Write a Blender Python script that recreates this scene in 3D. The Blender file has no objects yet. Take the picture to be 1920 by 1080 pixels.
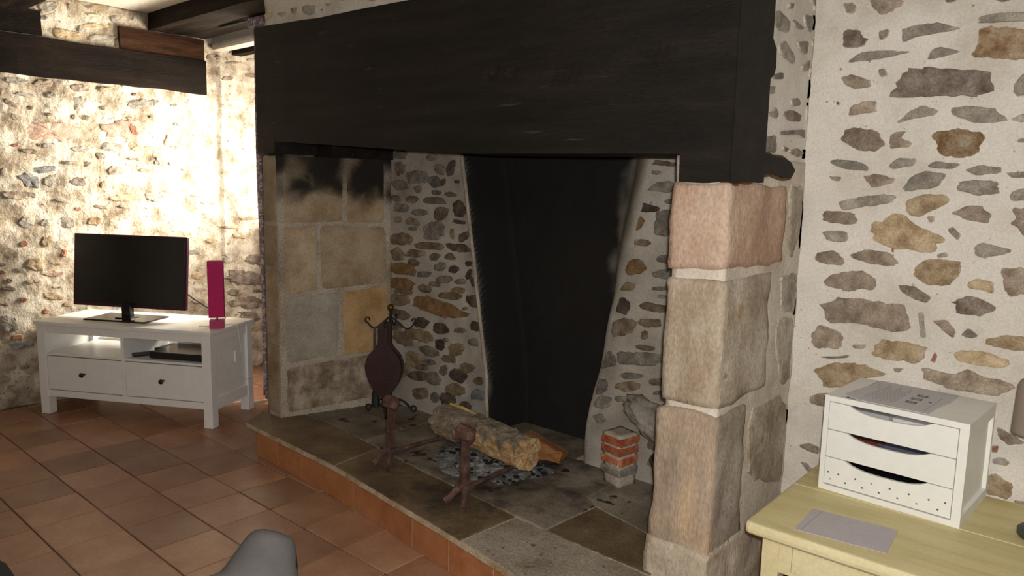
import bpy, bmesh, math, random
from mathutils import Vector, Matrix, noise
random.seed(7)
S = bpy.context.scene
COL = S.collection

# ------------------------------------------------------------------ camera
PITCH, ROLL, YAW, FPX = 0.13721649, 0.02109768, -0.71240211, 1370.0
_F = Vector((math.sin(YAW)*math.cos(PITCH), math.cos(YAW)*math.cos(PITCH), -math.sin(PITCH)))
_R = Vector((math.cos(YAW), -math.sin(YAW), 0)); _U = _R.cross(_F)
_R2 = _R*math.cos(ROLL)+_U*math.sin(ROLL); _U2 = -_R*math.sin(ROLL)+_U*math.cos(ROLL)
cam_d = bpy.data.cameras.new('camera'); cam = bpy.data.objects.new('camera', cam_d); COL.objects.link(cam)
cam.matrix_world = Matrix(((_R2.x, _U2.x, -_F.x, 0), (_R2.y, _U2.y, -_F.y, 0), (_R2.z, _U2.z, -_F.z, 1.45), (0, 0, 0, 1)))
cam_d.sensor_width = 36; cam_d.lens = 36*FPX/1920; cam_d.clip_start = 0.05
S.camera = cam

# ------------------------------------------------------------------ light and exposure
S.view_settings.view_transform = 'Standard'; S.view_settings.look = 'None'
S.view_settings.exposure = 0.0; S.view_settings.gamma = 1; S.view_settings.use_curve_mapping = False
W = bpy.data.worlds.new('world'); S.world = W; W.use_nodes = True
W.node_tree.nodes['Background'].inputs[0].default_value = (0.75, 0.87, 1.0, 1)
W.node_tree.nodes['Background'].inputs[1].default_value = 1.5

def area(name, loc, target, sx, sy, power, color):
    l = bpy.data.lights.new(name, 'AREA'); l.shape = 'RECTANGLE'; l.size = sx; l.size_y = sy
    l.energy = power; l.color = color
    o = bpy.data.objects.new(name, l); COL.objects.link(o); o.location = loc
    o.rotation_euler = (Vector(target)-Vector(loc)).to_track_quat('-Z', 'Y').to_euler()
    return o
# daylight standing in the deep window left of the fireplace
area('daylight_window', (-4.52, 3.42, 1.56), (-5.29, 2.45, 1.45), 1.1, .85, 235, (1.0, 0.90, 0.74))
# the camera's own flash, just above the lens
fl = bpy.data.lights.new('camera_flash', 'SPOT'); fl.energy = 185; fl.shadow_soft_size = 0.02
fl.spot_size = math.radians(125); fl.spot_blend = 0.8; fl.color = (1.0, 0.955, 0.89)
flo = bpy.data.objects.new('camera_flash', fl); COL.objects.link(flo)
flo.location = Vector((0, 0, 1.45))+_U2*0.045+_R2*0.03
flo.rotation_euler = (_F+_R2*0.12-_U2*0.03).to_track_quat('-Z', 'Y').to_euler()
# added warm ambient fill from behind the camera, its source unseen
area('room_fill', (0.6, -0.6, 2.4), (-0.5, 0.6, 0.0), 0.5, 0.5, 22, (1.0, 0.87, 0.72))

# ------------------------------------------------------------------ helpers
def tag(o, label=None, cat=None, group=None, kind=None):
    if label: o['label'] = label
    if cat: o['category'] = cat
    if group: o['group'] = group
    if kind: o['kind'] = kind
    return o
def empty(name, loc, rz=0, parent=None):
    o = bpy.data.objects.new(name, None); COL.objects.link(o); o.location = loc; o.rotation_euler = (0, 0, rz)
    o.empty_display_size = 0.05
    if parent: o.parent = parent; o.matrix_parent_inverse = Matrix.Translation(parent.location).inverted()
    return o
def world_of(p):
    m = Matrix.Translation(p.location) @ p.rotation_euler.to_matrix().to_4x4()
    if p.parent: m = world_of(p.parent) @ p.matrix_parent_inverse @ m
    return m
def obj(name, bm, mat, parent=None, local=False, smooth=False):
    """link a bmesh; world coordinates unless local (then in the parent's frame)"""
    me = bpy.data.meshes.new(name)
    bmesh.ops.recalc_face_normals(bm, faces=bm.faces)
    cs = [v.co for v in bm.verts]
    c = sum(cs, Vector())/max(1, len(cs))
    for v in bm.verts: v.co -= c
    bm.to_mesh(me); bm.free()
    for m in (mat if isinstance(mat, (list, tuple)) else [mat]): me.materials.append(m)
    if smooth:
        for p in me.polygons: p.use_smooth = True
    o = bpy.data.objects.new(name, me); COL.objects.link(o); o.location = c
    if parent:
        o.parent = parent
        if not local: o.matrix_parent_inverse = world_of(parent).inverted()
    return o
def BM(): return bmesh.new()
def box(bm, x0, x1, y0, y1, z0, z1, bevel=0, mi=0, seg=2):
    r = bmesh.ops.create_cube(bm, size=1)
    for v in r['verts']: v.co = Vector(((x0+x1)/2+v.co.x*(x1-x0), (y0+y1)/2+v.co.y*(y1-y0), (z0+z1)/2+v.co.z*(z1-z0)))
    fs = set(f for v in r['verts'] for f in v.link_faces)
    if bevel:
        es = list(set(e for v in r['verts'] for e in v.link_edges))
        res = bmesh.ops.bevel(bm, geom=es, offset=bevel, segments=seg, affect='EDGES', profile=0.6)
        fs = set(res['faces']) | set(f for f in fs if f.is_valid)
    for f in fs:
        if f.is_valid: f.material_index = mi
    return bm
def bx(*a, **k): return box(BM(), *a, **k)
def tube(bm, pts, r, n=10, cap=True):
    """tube of radius r (number or list) along pts"""
    pts = [Vector(p) for p in pts]; rs = r if isinstance(r, (list, tuple)) else [r]*len(pts)
    rings = []; up = Vector((0, 0, 1))
    prev = None
    for i, p in enumerate(pts):
        d = (pts[min(i+1, len(pts)-1)]-pts[max(i-1, 0)]).normalized()
        if prev is None:
            a = d.cross(up) if abs(d.dot(up)) < 0.95 else d.cross(Vector((1, 0, 0)))
        else: a = prev-d*prev.dot(d)
        a.normalize(); prev = a; b = d.cross(a)
        rings.append([bm.verts.new(p+(a*math.cos(2*math.pi*k/n)+b*math.sin(2*math.pi*k/n))*rs[i]) for k in range(n)])
    for i in range(len(rings)-1):
        for k in range(n):
            bm.faces.new((rings[i][k], rings[i][(k+1) % n], rings[i+1][(k+1) % n], rings[i+1][k]))
    if cap:
        bm.faces.new(rings[0][::-1]); bm.faces.new(rings[-1])
    return bm
def lathe(bm, prof, c, n=24):
    """prof: list of (r,z)"""
    rings = []
    for r, z in prof:
        if r < 1e-5: rings.append([bm.verts.new((c[0], c[1], c[2]+z))])
        else: rings.append([bm.verts.new((c[0]+r*math.cos(2*math.pi*k/n), c[1]+r*math.sin(2*math.pi*k/n), c[2]+z)) for k in range(n)])
    for a, b in zip(rings, rings[1:]):
        for k in range(n):
            k2 = (k+1) % n
            if len(a) == 1 and len(b) == 1: continue
            if len(a) == 1: bm.faces.new((a[0], b[k], b[k2]))
            elif len(b) == 1: bm.faces.new((a[k], a[k2], b[0]))
            else: bm.faces.new((a[k], a[k2], b[k2], b[k]))
    return bm
def nz(p, s, seed=0.0):
    return noise.noise(Vector((p[0]*s+seed, p[1]*s+seed*1.7, p[2]*s-seed)))
def fbm(p, s, o=3):
    t = 0; a = 1
    for i in range(o): t += a*nz(p, s, i*7.3); s *= 2.1; a *= 0.5
    return t
def smooth_poly(P, it=1, c=.2):
    for _ in range(it):
        Q = []
        for i in range(len(P)):
            a = P[i]; b = P[(i+1) % len(P)]
            Q += [(a[0]*(1-c)+b[0]*c, a[1]*(1-c)+b[1]*c), (a[0]*c+b[0]*(1-c), a[1]*c+b[1]*(1-c))]
        P = Q
    return P
def resample(P, n):
    L = [math.dist(P[i], P[(i+1) % len(P)]) for i in range(len(P))]; T = sum(L); out = []; i = 0; acc = 0
    for k in range(n):
        t = T*k/n
        while acc+L[i] < t: acc += L[i]; i += 1
        f = (t-acc)/max(L[i], 1e-9); a = P[i]; b = P[(i+1) % len(P)]
        out.append((a[0]+(b[0]-a[0])*f, a[1]+(b[1]-a[1])*f))
    return out
def stone_bm(poly, place, h, n=22, rings=((1.0, -.6), (.97, .35), (.86, .8), (.5, 1.0)), rag=.05, rough=.35, soot=None, sink=0.012, cut=.13, smear=1.0):
    """irregular stone face: poly in wall coordinates, place(u,v,height)->xyz"""
    bm = BM(); lay = bm.verts.layers.float.new('soot'); le = bm.verts.layers.float.new('edge')
    P = resample(smooth_poly(poly, 1, cut), n)
    cx = sum(p[0] for p in P)/n; cy = sum(p[1] for p in P)/n
    size = max(max(p[0] for p in P)-min(p[0] for p in P), max(p[1] for p in P)-min(p[1] for p in P))
    Q = []
    for p in P:
        k = 1+rag*1.6*nz((p[0], p[1], cx), 38)+rag*nz((p[0], p[1], cy), 110)
        Q.append((cx+(p[0]-cx)*k, cy+(p[1]-cy)*k))
    R = []
    for s, hh in rings:
        r = []
        for p in Q:
            u = cx+(p[0]-cx)*s; v = cy+(p[1]-cy)*s
            z = -sink if hh < 0 else h*hh+h*rough*fbm((u, v, cx*3), 30, 2)
            w = bm.verts.new(place(u, v, z)); w[lay] = soot(w.co) if soot else 0
            w[le] = smear*max(0, 1-(1-s)*size*(9/.16)) if hh > 0 else smear
            r.append(w)
        R.append(r)
    for a, b in zip(R, R[1:]):
        for k in range(n): bm.faces.new((a[k], a[(k+1) % n], b[(k+1) % n], b[k]))
    c = bm.verts.new(place(cx, cy, h*(1+rough*fbm((cx, cy, 5), 30, 2)))); c[lay] = soot(c.co) if soot else 0
    for k in range(n): bm.faces.new((R[-1][k], R[-1][(k+1) % n], c))
    return bm
def grid_bm(us, vs, place, amp=0.0, sc=9, soot=None, thick=None, amp2=0.0):
    """rough wall face; place(u,v,h)"""
    bm = BM(); lay = bm.verts.layers.float.new('soot'); V = []
    for v in vs:
        row = []
        for u in us:
            h = (amp*fbm((u, v, 3.1), sc, 3) if amp else 0)+(amp2*nz((u, v, 9.2), 45) if amp2 else 0)
            w = bm.verts.new(place(u, v, h)); w[lay] = soot(w.co) if soot else 0
            row.append(w)
        V.append(row)
    for j in range(len(vs)-1):
        for i in range(len(us)-1):
            bm.faces.new((V[j][i], V[j][i+1], V[j+1][i+1], V[j+1][i]))
    if thick:
        # close the slab backwards so that the wall has depth
        e = [x for x in bm.edges if x.is_boundary]
        r = bmesh.ops.extrude_edge_only(bm, edges=e)
        for g in r['geom']:
            if isinstance(g, bmesh.types.BMVert): g.co += Vector(thick)
        b = [x for x in bm.edges if x.is_boundary]
        try: bmesh.ops.contextual_create(bm, geom=b)
        except Exception: pass
    return bm
def span(a, b, st):
    n = max(1, round((b-a)/st)); return [a+(b-a)*i/n for i in range(n+1)]
def prism(poly, place, h0, h1, mi=0, bm=None):
    bm = bm or BM()
    a = [bm.verts.new(place(u, v, h0)) for u, v in poly]; b = [bm.verts.new(place(u, v, h1)) for u, v in poly]
    n = len(poly)
    f = [bm.faces.new(a[::-1]), bm.faces.new(b)]
    for k in range(n): f.append(bm.faces.new((a[k], a[(k+1) % n], b[(k+1) % n], b[k])))
    for x in f: x.material_index = mi
    return bm

# ------------------------------------------------------------------ materials
def mat(name, cols, scale=6, bump=0.2, bscale=60, rough=0.8, rand=0.0, soot=False, stretch=(1, 1, 1), spec=0.3,
        fine=0.35, pits=None, metal=0.0, detail=6, bdist=0.01, object_coords=False, ramp=(0.3, 0.7), coat=0, edge=None, smudge=None):
    m = bpy.data.materials.new(name); m.use_nodes = True; nt = m.node_tree; N = nt.nodes; L = nt.links
    b = N['Principled BSDF']; b.inputs['Roughness'].default_value = rough; b.inputs['Metallic'].default_value = metal
    b.inputs['Specular IOR Level'].default_value = spec; b.inputs['Coat Weight'].default_value = coat
    if object_coords:
        tc = N.new('ShaderNodeTexCoord'); src = tc.outputs['Object']
    else:
        tc = N.new('ShaderNodeNewGeometry'); src = tc.outputs['Position']
    mp = N.new('ShaderNodeMapping'); mp.inputs['Scale'].default_value = stretch; L.new(src, mp.inputs[0])
    vec = mp.outputs[0]
    if rand:
        oi = N.new('ShaderNodeObjectInfo')
        ad = N.new('ShaderNodeVectorMath'); ad.operation = 'MULTIPLY_ADD'
        cb = N.new('ShaderNodeCombineXYZ'); L.new(oi.outputs['Random'], cb.inputs[0]); L.new(oi.outputs['Random'], cb.inputs[1])
        L.new(cb.outputs[0], ad.inputs[0]); ad.inputs[1].default_value = (17, 31, 5); L.new(vec, ad.inputs[2]); vec = ad.outputs[0]
    n1 = N.new('ShaderNodeTexNoise'); n1.inputs['Scale'].default_value = scale; n1.inputs['Detail'].default_value = detail
    n1.inputs['Roughness'].default_value = 0.6; L.new(vec, n1.inputs['Vector'])
    cr = N.new('ShaderNodeValToRGB'); L.new(n1.outputs['Fac'], cr.inputs[0])
    el = cr.color_ramp.elements; k = len(cols)
    for i, c in enumerate(cols):
        p = ramp[0]+(ramp[1]-ramp[0])*i/max(1, k-1)
        e = el[i] if i < 2 and k > 1 or i == 0 else el.new(p)
        e.position = p; e.color = (*c, 1)
    if k == 1: el[1].color = (*cols[0], 1)
    out = cr.outputs[0]
    if fine:
        n2 = N.new('ShaderNodeTexNoise'); n2.inputs['Scale'].default_value = bscale*2.2; n2.inputs['Detail'].default_value = 4; L.new(vec, n2.inputs['Vector'])
        mr = N.new('ShaderNodeMapRange'); mr.inputs[1].default_value = 0.3; mr.inputs[2].default_value = 0.7
        mr.inputs[3].default_value = 1-fine; mr.inputs[4].default_value = 1+fine*0.6; L.new(n2.outputs['Fac'], mr.inputs[0])
        mx = N.new('ShaderNodeVectorMath'); mx.operation = 'SCALE'; L.new(out, mx.inputs[0]); L.new(mr.outputs[0], mx.inputs['Scale']); out = mx.outputs[0]
    if rand:
        mr = N.new('ShaderNodeMapRange'); mr.inputs[3].default_value = 1-rand; mr.inputs[4].default_value = 1+rand; L.new(oi.outputs['Random'], mr.inputs[0])
        mx = N.new('ShaderNodeVectorMath'); mx.operation = 'SCALE'; L.new(out, mx.inputs[0]); L.new(mr.outputs[0], mx.inputs['Scale']); out = mx.outputs[0]
    if pits:   # (colour, scale, threshold)
        vo = N.new('ShaderNodeTexNoise'); vo.inputs['Scale'].default_value = pits[1]; vo.inputs['Detail'].default_value = 3; L.new(vec, vo.inputs['Vector'])
        rr = N.new('ShaderNodeMapRange'); rr.inputs[1].default_value = pits[2]; rr.inputs[2].default_value = pits[2]+0.04; L.new(vo.outputs['Fac'], rr.inputs[0])
        mm = N.new('ShaderNodeMix'); mm.data_type = 'RGBA'; L.new(rr.outputs[0], mm.inputs[0]); L.new(out, mm.inputs[6]); mm.inputs[7].default_value = (*pits[0], 1); out = mm.outputs[2]
    if edge:
        ae = N.new('ShaderNodeAttribute'); ae.attribute_name = 'edge'
        ne = N.new('ShaderNodeTexNoise'); ne.inputs['Scale'].default_value = 70; ne.inputs['Detail'].default_value = 4; L.new(vec, ne.inputs['Vector'])
        ma = N.new('ShaderNodeMath'); ma.operation = 'ADD'; L.new(ae.outputs['Fac'], ma.inputs[0]); L.new(ne.outputs['Fac'], ma.inputs[1])
        re = N.new('ShaderNodeMapRange'); re.inputs[1].default_value = 1.12; re.inputs[2].default_value = 1.5; L.new(ma.outputs[0], re.inputs[0])
        mm = N.new('ShaderNodeMix'); mm.data_type = 'RGBA'; L.new(re.outputs[0], mm.inputs[0]); L.new(out, mm.inputs[6]); mm.inputs[7].default_value = (*edge, 1); out = mm.outputs[2]
    if smudge:
        # soot trodden into the hearth round the fire: a stain with its own place
        g2 = N.new('ShaderNodeNewGeometry'); dv = N.new('ShaderNodeVectorMath'); dv.operation = 'DISTANCE'; L.new(g2.outputs['Position'], dv.inputs[0]); dv.inputs[1].default_value = smudge[0]
        ns = N.new('ShaderNodeTexNoise'); ns.inputs['Scale'].default_value = 9; ns.inputs['Detail'].default_value = 7; L.new(g2.outputs['Position'], ns.inputs['Vector'])
        mr = N.new('ShaderNodeMapRange'); mr.inputs[1].default_value = 0; mr.inputs[2].default_value = smudge[1]; mr.inputs[3].default_value = .30; mr.inputs[4].default_value = -.15; L.new(dv.outputs['Value'], mr.inputs[0])
        ma = N.new('ShaderNodeMath'); ma.operation = 'ADD'; L.new(mr.outputs[0], ma.inputs[0]); L.new(ns.outputs['Fac'], ma.inputs[1])
        re = N.new('ShaderNodeMapRange'); re.inputs[1].default_value = .52; re.inputs[2].default_value = .80; re.inputs[4].default_value = .85; L.new(ma.outputs[0], re.inputs[0])
        mm = N.new('ShaderNodeMix'); mm.data_type = 'RGBA'; L.new(re.outputs[0], mm.inputs[0]); L.new(out, mm.inputs[6]); mm.inputs[7].default_value = (.022, .019, .018, 1); out = mm.outputs[2]
    if soot:
        at = N.new('ShaderNodeAttribute'); at.attribute_name = 'soot'
        mm = N.new('ShaderNodeMix'); mm.data_type = 'RGBA'; L.new(at.outputs['Fac'], mm.inputs[0]); L.new(out, mm.inputs[6]); mm.inputs[7].default_value = (0.007, 0.006, 0.006, 1); out = mm.outputs[2]
    L.new(out, b.inputs['Base Color'])
    if bump:
        n3 = N.new('ShaderNodeTexNoise'); n3.inputs['Scale'].default_value = bscale; n3.inputs['Detail'].default_value = 8; n3.inputs['Roughness'].default_value = 0.65; L.new(vec, n3.inputs['Vector'])
        bp = N.new('ShaderNodeBump'); bp.inputs['Strength'].default_value = bump; bp.inputs['Distance'].default_value = bdist
        L.new(n3.outputs['Fac'], bp.inputs['Height']); L.new(bp.outputs[0], b.inputs['Normal'])
    return m
def plain(name, c, rough=0.5, metal=0, spec=0.4, emit=None):
    return mat(name, [c, tuple(min(1, x*1.08) for x in c)], scale=20, bump=0.03, bscale=200, rough=rough, metal=metal, spec=spec, fine=0.05, object_coords=True)

M = {}
M['mortar'] = mat('lime mortar', [(.52, .475, .41), (.66, .625, .57), (.73, .70, .655)], 3.2, .45, 70, .92, bdist=.006, fine=.12, pits=((.32, .25, .17), 55, .70))
M['mortar_left'] = mat('rough lime mortar', [(.25, .195, .135), (.46, .39, .30), (.68, .62, .52)], 8, 1.0, 45, .95, bdist=.014, fine=.22, ramp=(.34, .60), pits=((.24, .17, .10), 30, .66))
M['mortar_fire'] = mat('fireplace mortar', [(.24, .215, .18), (.36, .33, .285), (.45, .42, .375)], 3, .5, 70, .92, bdist=.006, fine=.15, soot=True, pits=((.2, .17, .13), 60, .7))
M['plaster'] = mat('hearth plaster', [(.27, .225, .17), (.38, .33, .265), (.47, .42, .35)], 5, .5, 60, .9, bdist=.006, soot=True)
M['quoin_mortar'] = mat('pointing mortar', [(.46, .40, .33), (.62, .56, .48), (.7, .65, .58)], 5, .6, 60, .92, bdist=.008, fine=.15)
def stone(name, a, b_, c, sc=19, **k):
    return mat(name, [a, b_, c], sc, .55, 90, .88, rand=.22, bdist=.006, ramp=(.36, .64), fine=.3, soot=True, edge=k.pop('edge', (.60, .55, .48)), **k)
ST = {
 'g': stone('grey schist', (.20, .18, .15), (.29, .265, .225), (.38, .35, .30)),
 'b': stone('brown stone', (.20, .155, .115), (.30, .245, .19), (.40, .33, .26)),
 't': stone('tan sandstone', (.28, .20, .115), (.42, .32, .20), (.52, .42, .29)),
 'o': stone('rusty stone', (.20, .12, .06), (.33, .235, .14), (.42, .35, .26)),
 'd': stone('dark stone', (.12, .092, .074), (.21, .17, .14), (.31, .265, .225)),
 's': stone('slate stone', (.15, .15, .15), (.23, .23, .225), (.32, .315, .30)),
 'p': stone('pinkish stone', (.30, .19, .14), (.44, .32, .25), (.55, .44, .35)),
 'r': stone('red brick stone', (.24, .09, .055), (.32, .15, .10), (.38, .22, .16)),
 'k': stone('buff block stone', (.26, .20, .12), (.36, .29, .19), (.42, .35, .25), 5),
 'm': stone('mottled base stone', (.17, .13, .09), (.26, .21, .155), (.38, .32, .25), 9),
}
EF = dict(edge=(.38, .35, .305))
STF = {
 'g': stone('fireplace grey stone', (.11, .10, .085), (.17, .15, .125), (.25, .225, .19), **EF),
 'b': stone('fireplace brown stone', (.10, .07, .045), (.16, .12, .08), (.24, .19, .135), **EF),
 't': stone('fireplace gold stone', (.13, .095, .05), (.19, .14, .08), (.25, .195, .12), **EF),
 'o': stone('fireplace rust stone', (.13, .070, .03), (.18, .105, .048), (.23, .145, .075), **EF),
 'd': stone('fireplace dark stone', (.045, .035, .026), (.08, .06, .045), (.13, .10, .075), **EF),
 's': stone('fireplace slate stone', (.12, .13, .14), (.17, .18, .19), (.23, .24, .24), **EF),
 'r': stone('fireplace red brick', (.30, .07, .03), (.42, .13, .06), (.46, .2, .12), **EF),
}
SJ = {
 't': stone('jamb tan block', (.24, .17, .10), (.34, .26, .17), (.42, .34, .24), 5, edge=(.42, .35, .27)),
 'k': stone('jamb buff block', (.22, .16, .09), (.33, .25, .16), (.41, .33, .23), 5, edge=(.42, .35, .27)),
 's': stone('jamb grey block', (.28, .25, .20), (.36, .33, .27), (.42, .39, .33), 5, edge=(.42, .35, .27)),
 'o': stone('jamb ochre block', (.30, .19, .08), (.42, .27, .13), (.46, .32, .18), 5, edge=(.42, .35, .27)),
 'm': stone('jamb mottled block', (.15, .11, .075), (.25, .20, .145), (.38, .32, .25), 14, edge=(.40, .34, .26)),
}
M['pink_quoin'] = mat('pink sandstone', [(.36, .22, .155), (.50, .35, .26), (.58, .46, .37)], 5, .6, 50, .9, bdist=.01, fine=.22, stretch=(1, 1, .6), pits=((.5, .42, .26), 12, .66))
M['cream_quoin'] = mat('cream sandstone', [(.34, .26, .18), (.50, .43, .34), (.60, .54, .45)], 5, .6, 50, .9, bdist=.01, fine=.22, stretch=(1.2, 1.2, .6), pits=((.33, .2, .08), 8, .68))
M['brown_quoin'] = mat('brown sandstone', [(.27, .21, .155), (.42, .33, .25), (.56, .41, .27)], 5, .6, 50, .9, bdist=.01, fine=.25, stretch=(1.8, 1.8, .45))
M['side_cream'] = mat('darker side sandstone', [(.24, .19, .13), (.40, .345, .275), (.54, .50, .43)], 7, .5, 50, .9, bdist=.01, fine=.25, stretch=(1, 1, .75), pits=((.30, .22, .13), 9, .64))
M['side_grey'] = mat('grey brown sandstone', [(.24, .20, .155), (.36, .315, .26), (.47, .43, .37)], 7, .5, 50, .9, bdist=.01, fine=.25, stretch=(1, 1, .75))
M['oak_black'] = mat('smoke blackened oak', [(.005, .004, .003), (.0105, .008, .006), (.021, .0145, .0105)], 3, .55, 30, .62, stretch=(.6, 4, 6), spec=.25, fine=.4, bdist=.012, pits=((.05, .038, .03), 11, .70))
M['oak_dark'] = mat('dark brown oak', [(.004, .0025, .0018), (.0085, .005, .0035), (.017, .010, .006)], 3, .6, 30, .6, stretch=(4, .7, 6), spec=.06, fine=.4, bdist=.012)
M['oak_red'] = mat('reddish oak', [(.014, .006, .003), (.034, .014, .006), (.055, .025, .012)], 4, .6, 30, .6, stretch=(5, 1, 7), spec=.06, fine=.4, bdist=.012)
M['oak_ceiling'] = mat('ceiling oak', [(.007, .005, .004), (.016, .011, .009), (.035, .026, .02)], 3, .6, 30, .6, stretch=(.6, 5, 5), spec=.06, fine=.4, bdist=.012)
M['rust_edge'] = mat('rust coloured wood rim', [(.05, .025, .008), (.15, .075, .02), (.24, .14, .05)], 30, .6, 60, .85)
M['white_ceiling'] = mat('ceiling plaster', [(.66, .61, .52), (.72, .67, .58)], 2, .1, 60, .9)
M['tile'] = mat('terracotta tile', [(.225, .105, .060), (.30, .158, .096), (.355, .205, .130)], 4.5, .06, 25, .34, rand=.25, spec=.5, fine=.10, bdist=.004)
M['riser'] = mat('terracotta riser', [(.26, .10, .04), (.36, .145, .058), (.42, .19, .085)], 4.5, .06, 25, .5, rand=.15, spec=.4, fine=.10, bdist=.004)
M['grout'] = mat('tile grout', [(.07, .04, .028), (.11, .065, .045), (.30, .24, .19)], 1.6, .2, 120, .9, ramp=(.35, .72))
M['slab'] = mat('hearth slab', [(.10, .080, .055), (.19, .16, .12), (.28, .245, .195)], 4.2, .3, 60, .6, rand=.15, spec=.35, fine=.3, pits=((.035, .025, .02), 9, .62), smudge=((-2.15, 2.45, .17), .85))
M['slab_brown'] = mat('brown hearth slab', [(.085, .055, .03), (.15, .105, .06), (.23, .175, .11)], 4.2, .3, 60, .55, rand=.1, spec=.35, fine=.3, smudge=((-2.15, 2.45, .17), .85))
M['slab_light'] = mat('pale hearth slab', [(.20, .165, .125), (.30, .26, .205), (.36, .32, .26)], 5, .3, 60, .6, rand=.08, spec=.35, fine=.35, pits=((.15, .11, .08), 28, .64), smudge=((-2.15, 2.45, .17), .85))
M['slab_edge'] = mat('slab cut edge', [(.32, .21, .10), (.47, .38, .26), (.58, .51, .40)], 8, .6, 80, .8)
M['white'] = plain('white lacquer', (.75, .75, .74), .38)
M['white2'] = plain('white painted board', (.74, .75, .72), .5)
M['yellow'] = mat('yellow painted wood', [(.50, .42, .19), (.60, .52, .27), (.66, .585, .33)], 3, .12, 40, .5, stretch=(1, 6, 1), fine=.10, spec=.35, pits=((.70, .64, .44), 26, .72))
M['yellow_edge'] = mat('worn yellow paint', [(.60, .53, .30), (.68, .62, .40)], 6, .1, 40, .55, fine=.08)
M['black_gloss'] = plain('black glossy plastic', (.006, .006, .007), .16)
M['screen'] = plain('screen glass', (.004, .0045, .005), .09, spec=.5)
M['black'] = plain('black plastic', (.012, .012, .013), .4)
M['magenta_frame'] = plain('dark bezel', (.030, .006, .014), .25)
M['chrome'] = plain('chrome', (.6, .6, .6), .2, 1)
M['fuchsia'] = mat('fuchsia lamp fabric', [(.46, .018, .12), (.52, .022, .15)], 30, .2, 300, .8, fine=.05)
M['fuchsia_base'] = plain('fuchsia lacquer', (.40, .03, .13), .35)
M['iron_rust'] = mat('rusty iron', [(.05, .025, .022), (.10, .05, .042), (.17, .10, .085)], 20, .6, 90, .75, spec=.35, fine=.4)
M['iron'] = mat('black wrought iron', [(.010, .010, .010), (.03, .032, .03)], 30, .5, 120, .5, spec=.5, metal=.3)
M['brass'] = plain('aged brass', (.16, .09, .03), .35, .8)
M['burgundy'] = mat('burgundy leather', [(.022, .006, .008), (.040, .012, .014)], 10, .3, 150, .42, spec=.5, fine=.2)
M['bark'] = mat('grey bark', [(.14, .11, .075), (.29, .235, .17), (.42, .36, .28)], 16, 1.0, 60, .95, stretch=(.7, 2, 2), bdist=.015, fine=.45)
M['split_wood'] = mat('split wood', [(.26, .14, .06), (.48, .31, .15), (.64, .48, .30)], 14, .8, 60, .85, stretch=(.5, 3, 3), bdist=.01, fine=.3)
M['orange_wood'] = mat('orange split wood', [(.24, .10, .035), (.34, .16, .06)], 10, .5, 60, .85, fine=.25)
M['yellow_wood'] = mat('bare yellow wood', [(.46, .30, .09), (.60, .42, .15)], 10, .3, 60, .8, fine=.15)
M['ash'] = mat('wood ash', [(.045, .045, .045), (.20, .20, .20), (.42, .43, .42)], 26, .8, 80, .95, bdist=.01, fine=.5)
M['charcoal'] = mat('charcoal', [(.006, .006, .006), (.02, .02, .02)], 40, .8, 100, .8)
M['zinc'] = mat('dull galvanised metal', [(.07, .085, .08), (.13, .15, .145)], 12, .1, 80, .45, metal=.6)
M['paper'] = plain('printed paper', (.50, .50, .52), .75)
M['print_grey'] = plain('grey print', (.30, .31, .32), .8)
M['print_dark'] = plain('dark print', (.10, .10, .10), .8)
M['lilac'] = mat('lilac grey sheet', [(.42, .39, .41), (.48, .46, .48)], 6, .2, 120, .8, fine=.08)
M['lampgrey'] = plain('taupe lamp metal', (.24, .195, .165), .5)
M['sock'] = mat('grey knitted sock', [(.038, .035, .036), (.060, .055, .056)], 9, .25, 500, .95, fine=.15)
M['trousers'] = plain('black trousers', (.010, .010, .011), .85)
M['skin'] = plain('skin', (.5, .3, .22), .5)
M['glass'] = None
M['white_cable'] = plain('white cable', (.7, .68, .62), .5)
M['frame_paint'] = plain('window frame paint', (.55, .52, .46), .5)

def curtain_mat():
    m = bpy.data.materials.new('patterned curtain'); m.use_nodes = True; nt = m.node_tree; N = nt.nodes; L = nt.links; b = N['Principled BSDF']
    g = N.new('ShaderNodeNewGeometry')
    w = N.new('ShaderNodeTexNoise'); w.inputs['Scale'].default_value = 24; w.inputs['Detail'].default_value = 3; w.inputs['Distortion'].default_value = 2.2; L.new(g.outputs['Position'], w.inputs['Vector'])
    r = N.new('ShaderNodeValToRGB'); L.new(w.outputs['Fac'], r.inputs[0])
    e = r.color_ramp.elements; e[0].position = .42; e[0].color = (.16, .125, .15, 1); e[1].position = .56; e[1].color = (.42, .38, .38, 1)
    x = e.new(.5); x.color = (.20, .14, .19, 1)
    L.new(r.outputs[0], b.inputs['Base Color']); b.inputs['Roughness'].default_value = .95
    b.inputs['Transmission Weight'].default_value = 0
    return m
M['curtain'] = curtain_mat()
def glass_mat():
    m = bpy.data.materials.new('window glass'); m.use_nodes = True; nt = m.node_tree; N = nt.nodes; L = nt.links
    N.remove(N['Principled BSDF']); t = N.new('ShaderNodeBsdfTransparent'); g = N.new('ShaderNodeBsdfGlossy'); g.inputs['Roughness'].default_value = .02
    f = N.new('ShaderNodeFresnel'); f.inputs[0].default_value = 1.45; x = N.new('ShaderNodeMixShader')
    L.new(f.outputs[0], x.inputs[0]); L.new(t.outputs[0], x.inputs[1]); L.new(g.outputs[0], x.inputs[2]); L.new(x.outputs[0], N['Material Output'].inputs[0])
    return m
M['glass'] = glass_mat()

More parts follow.
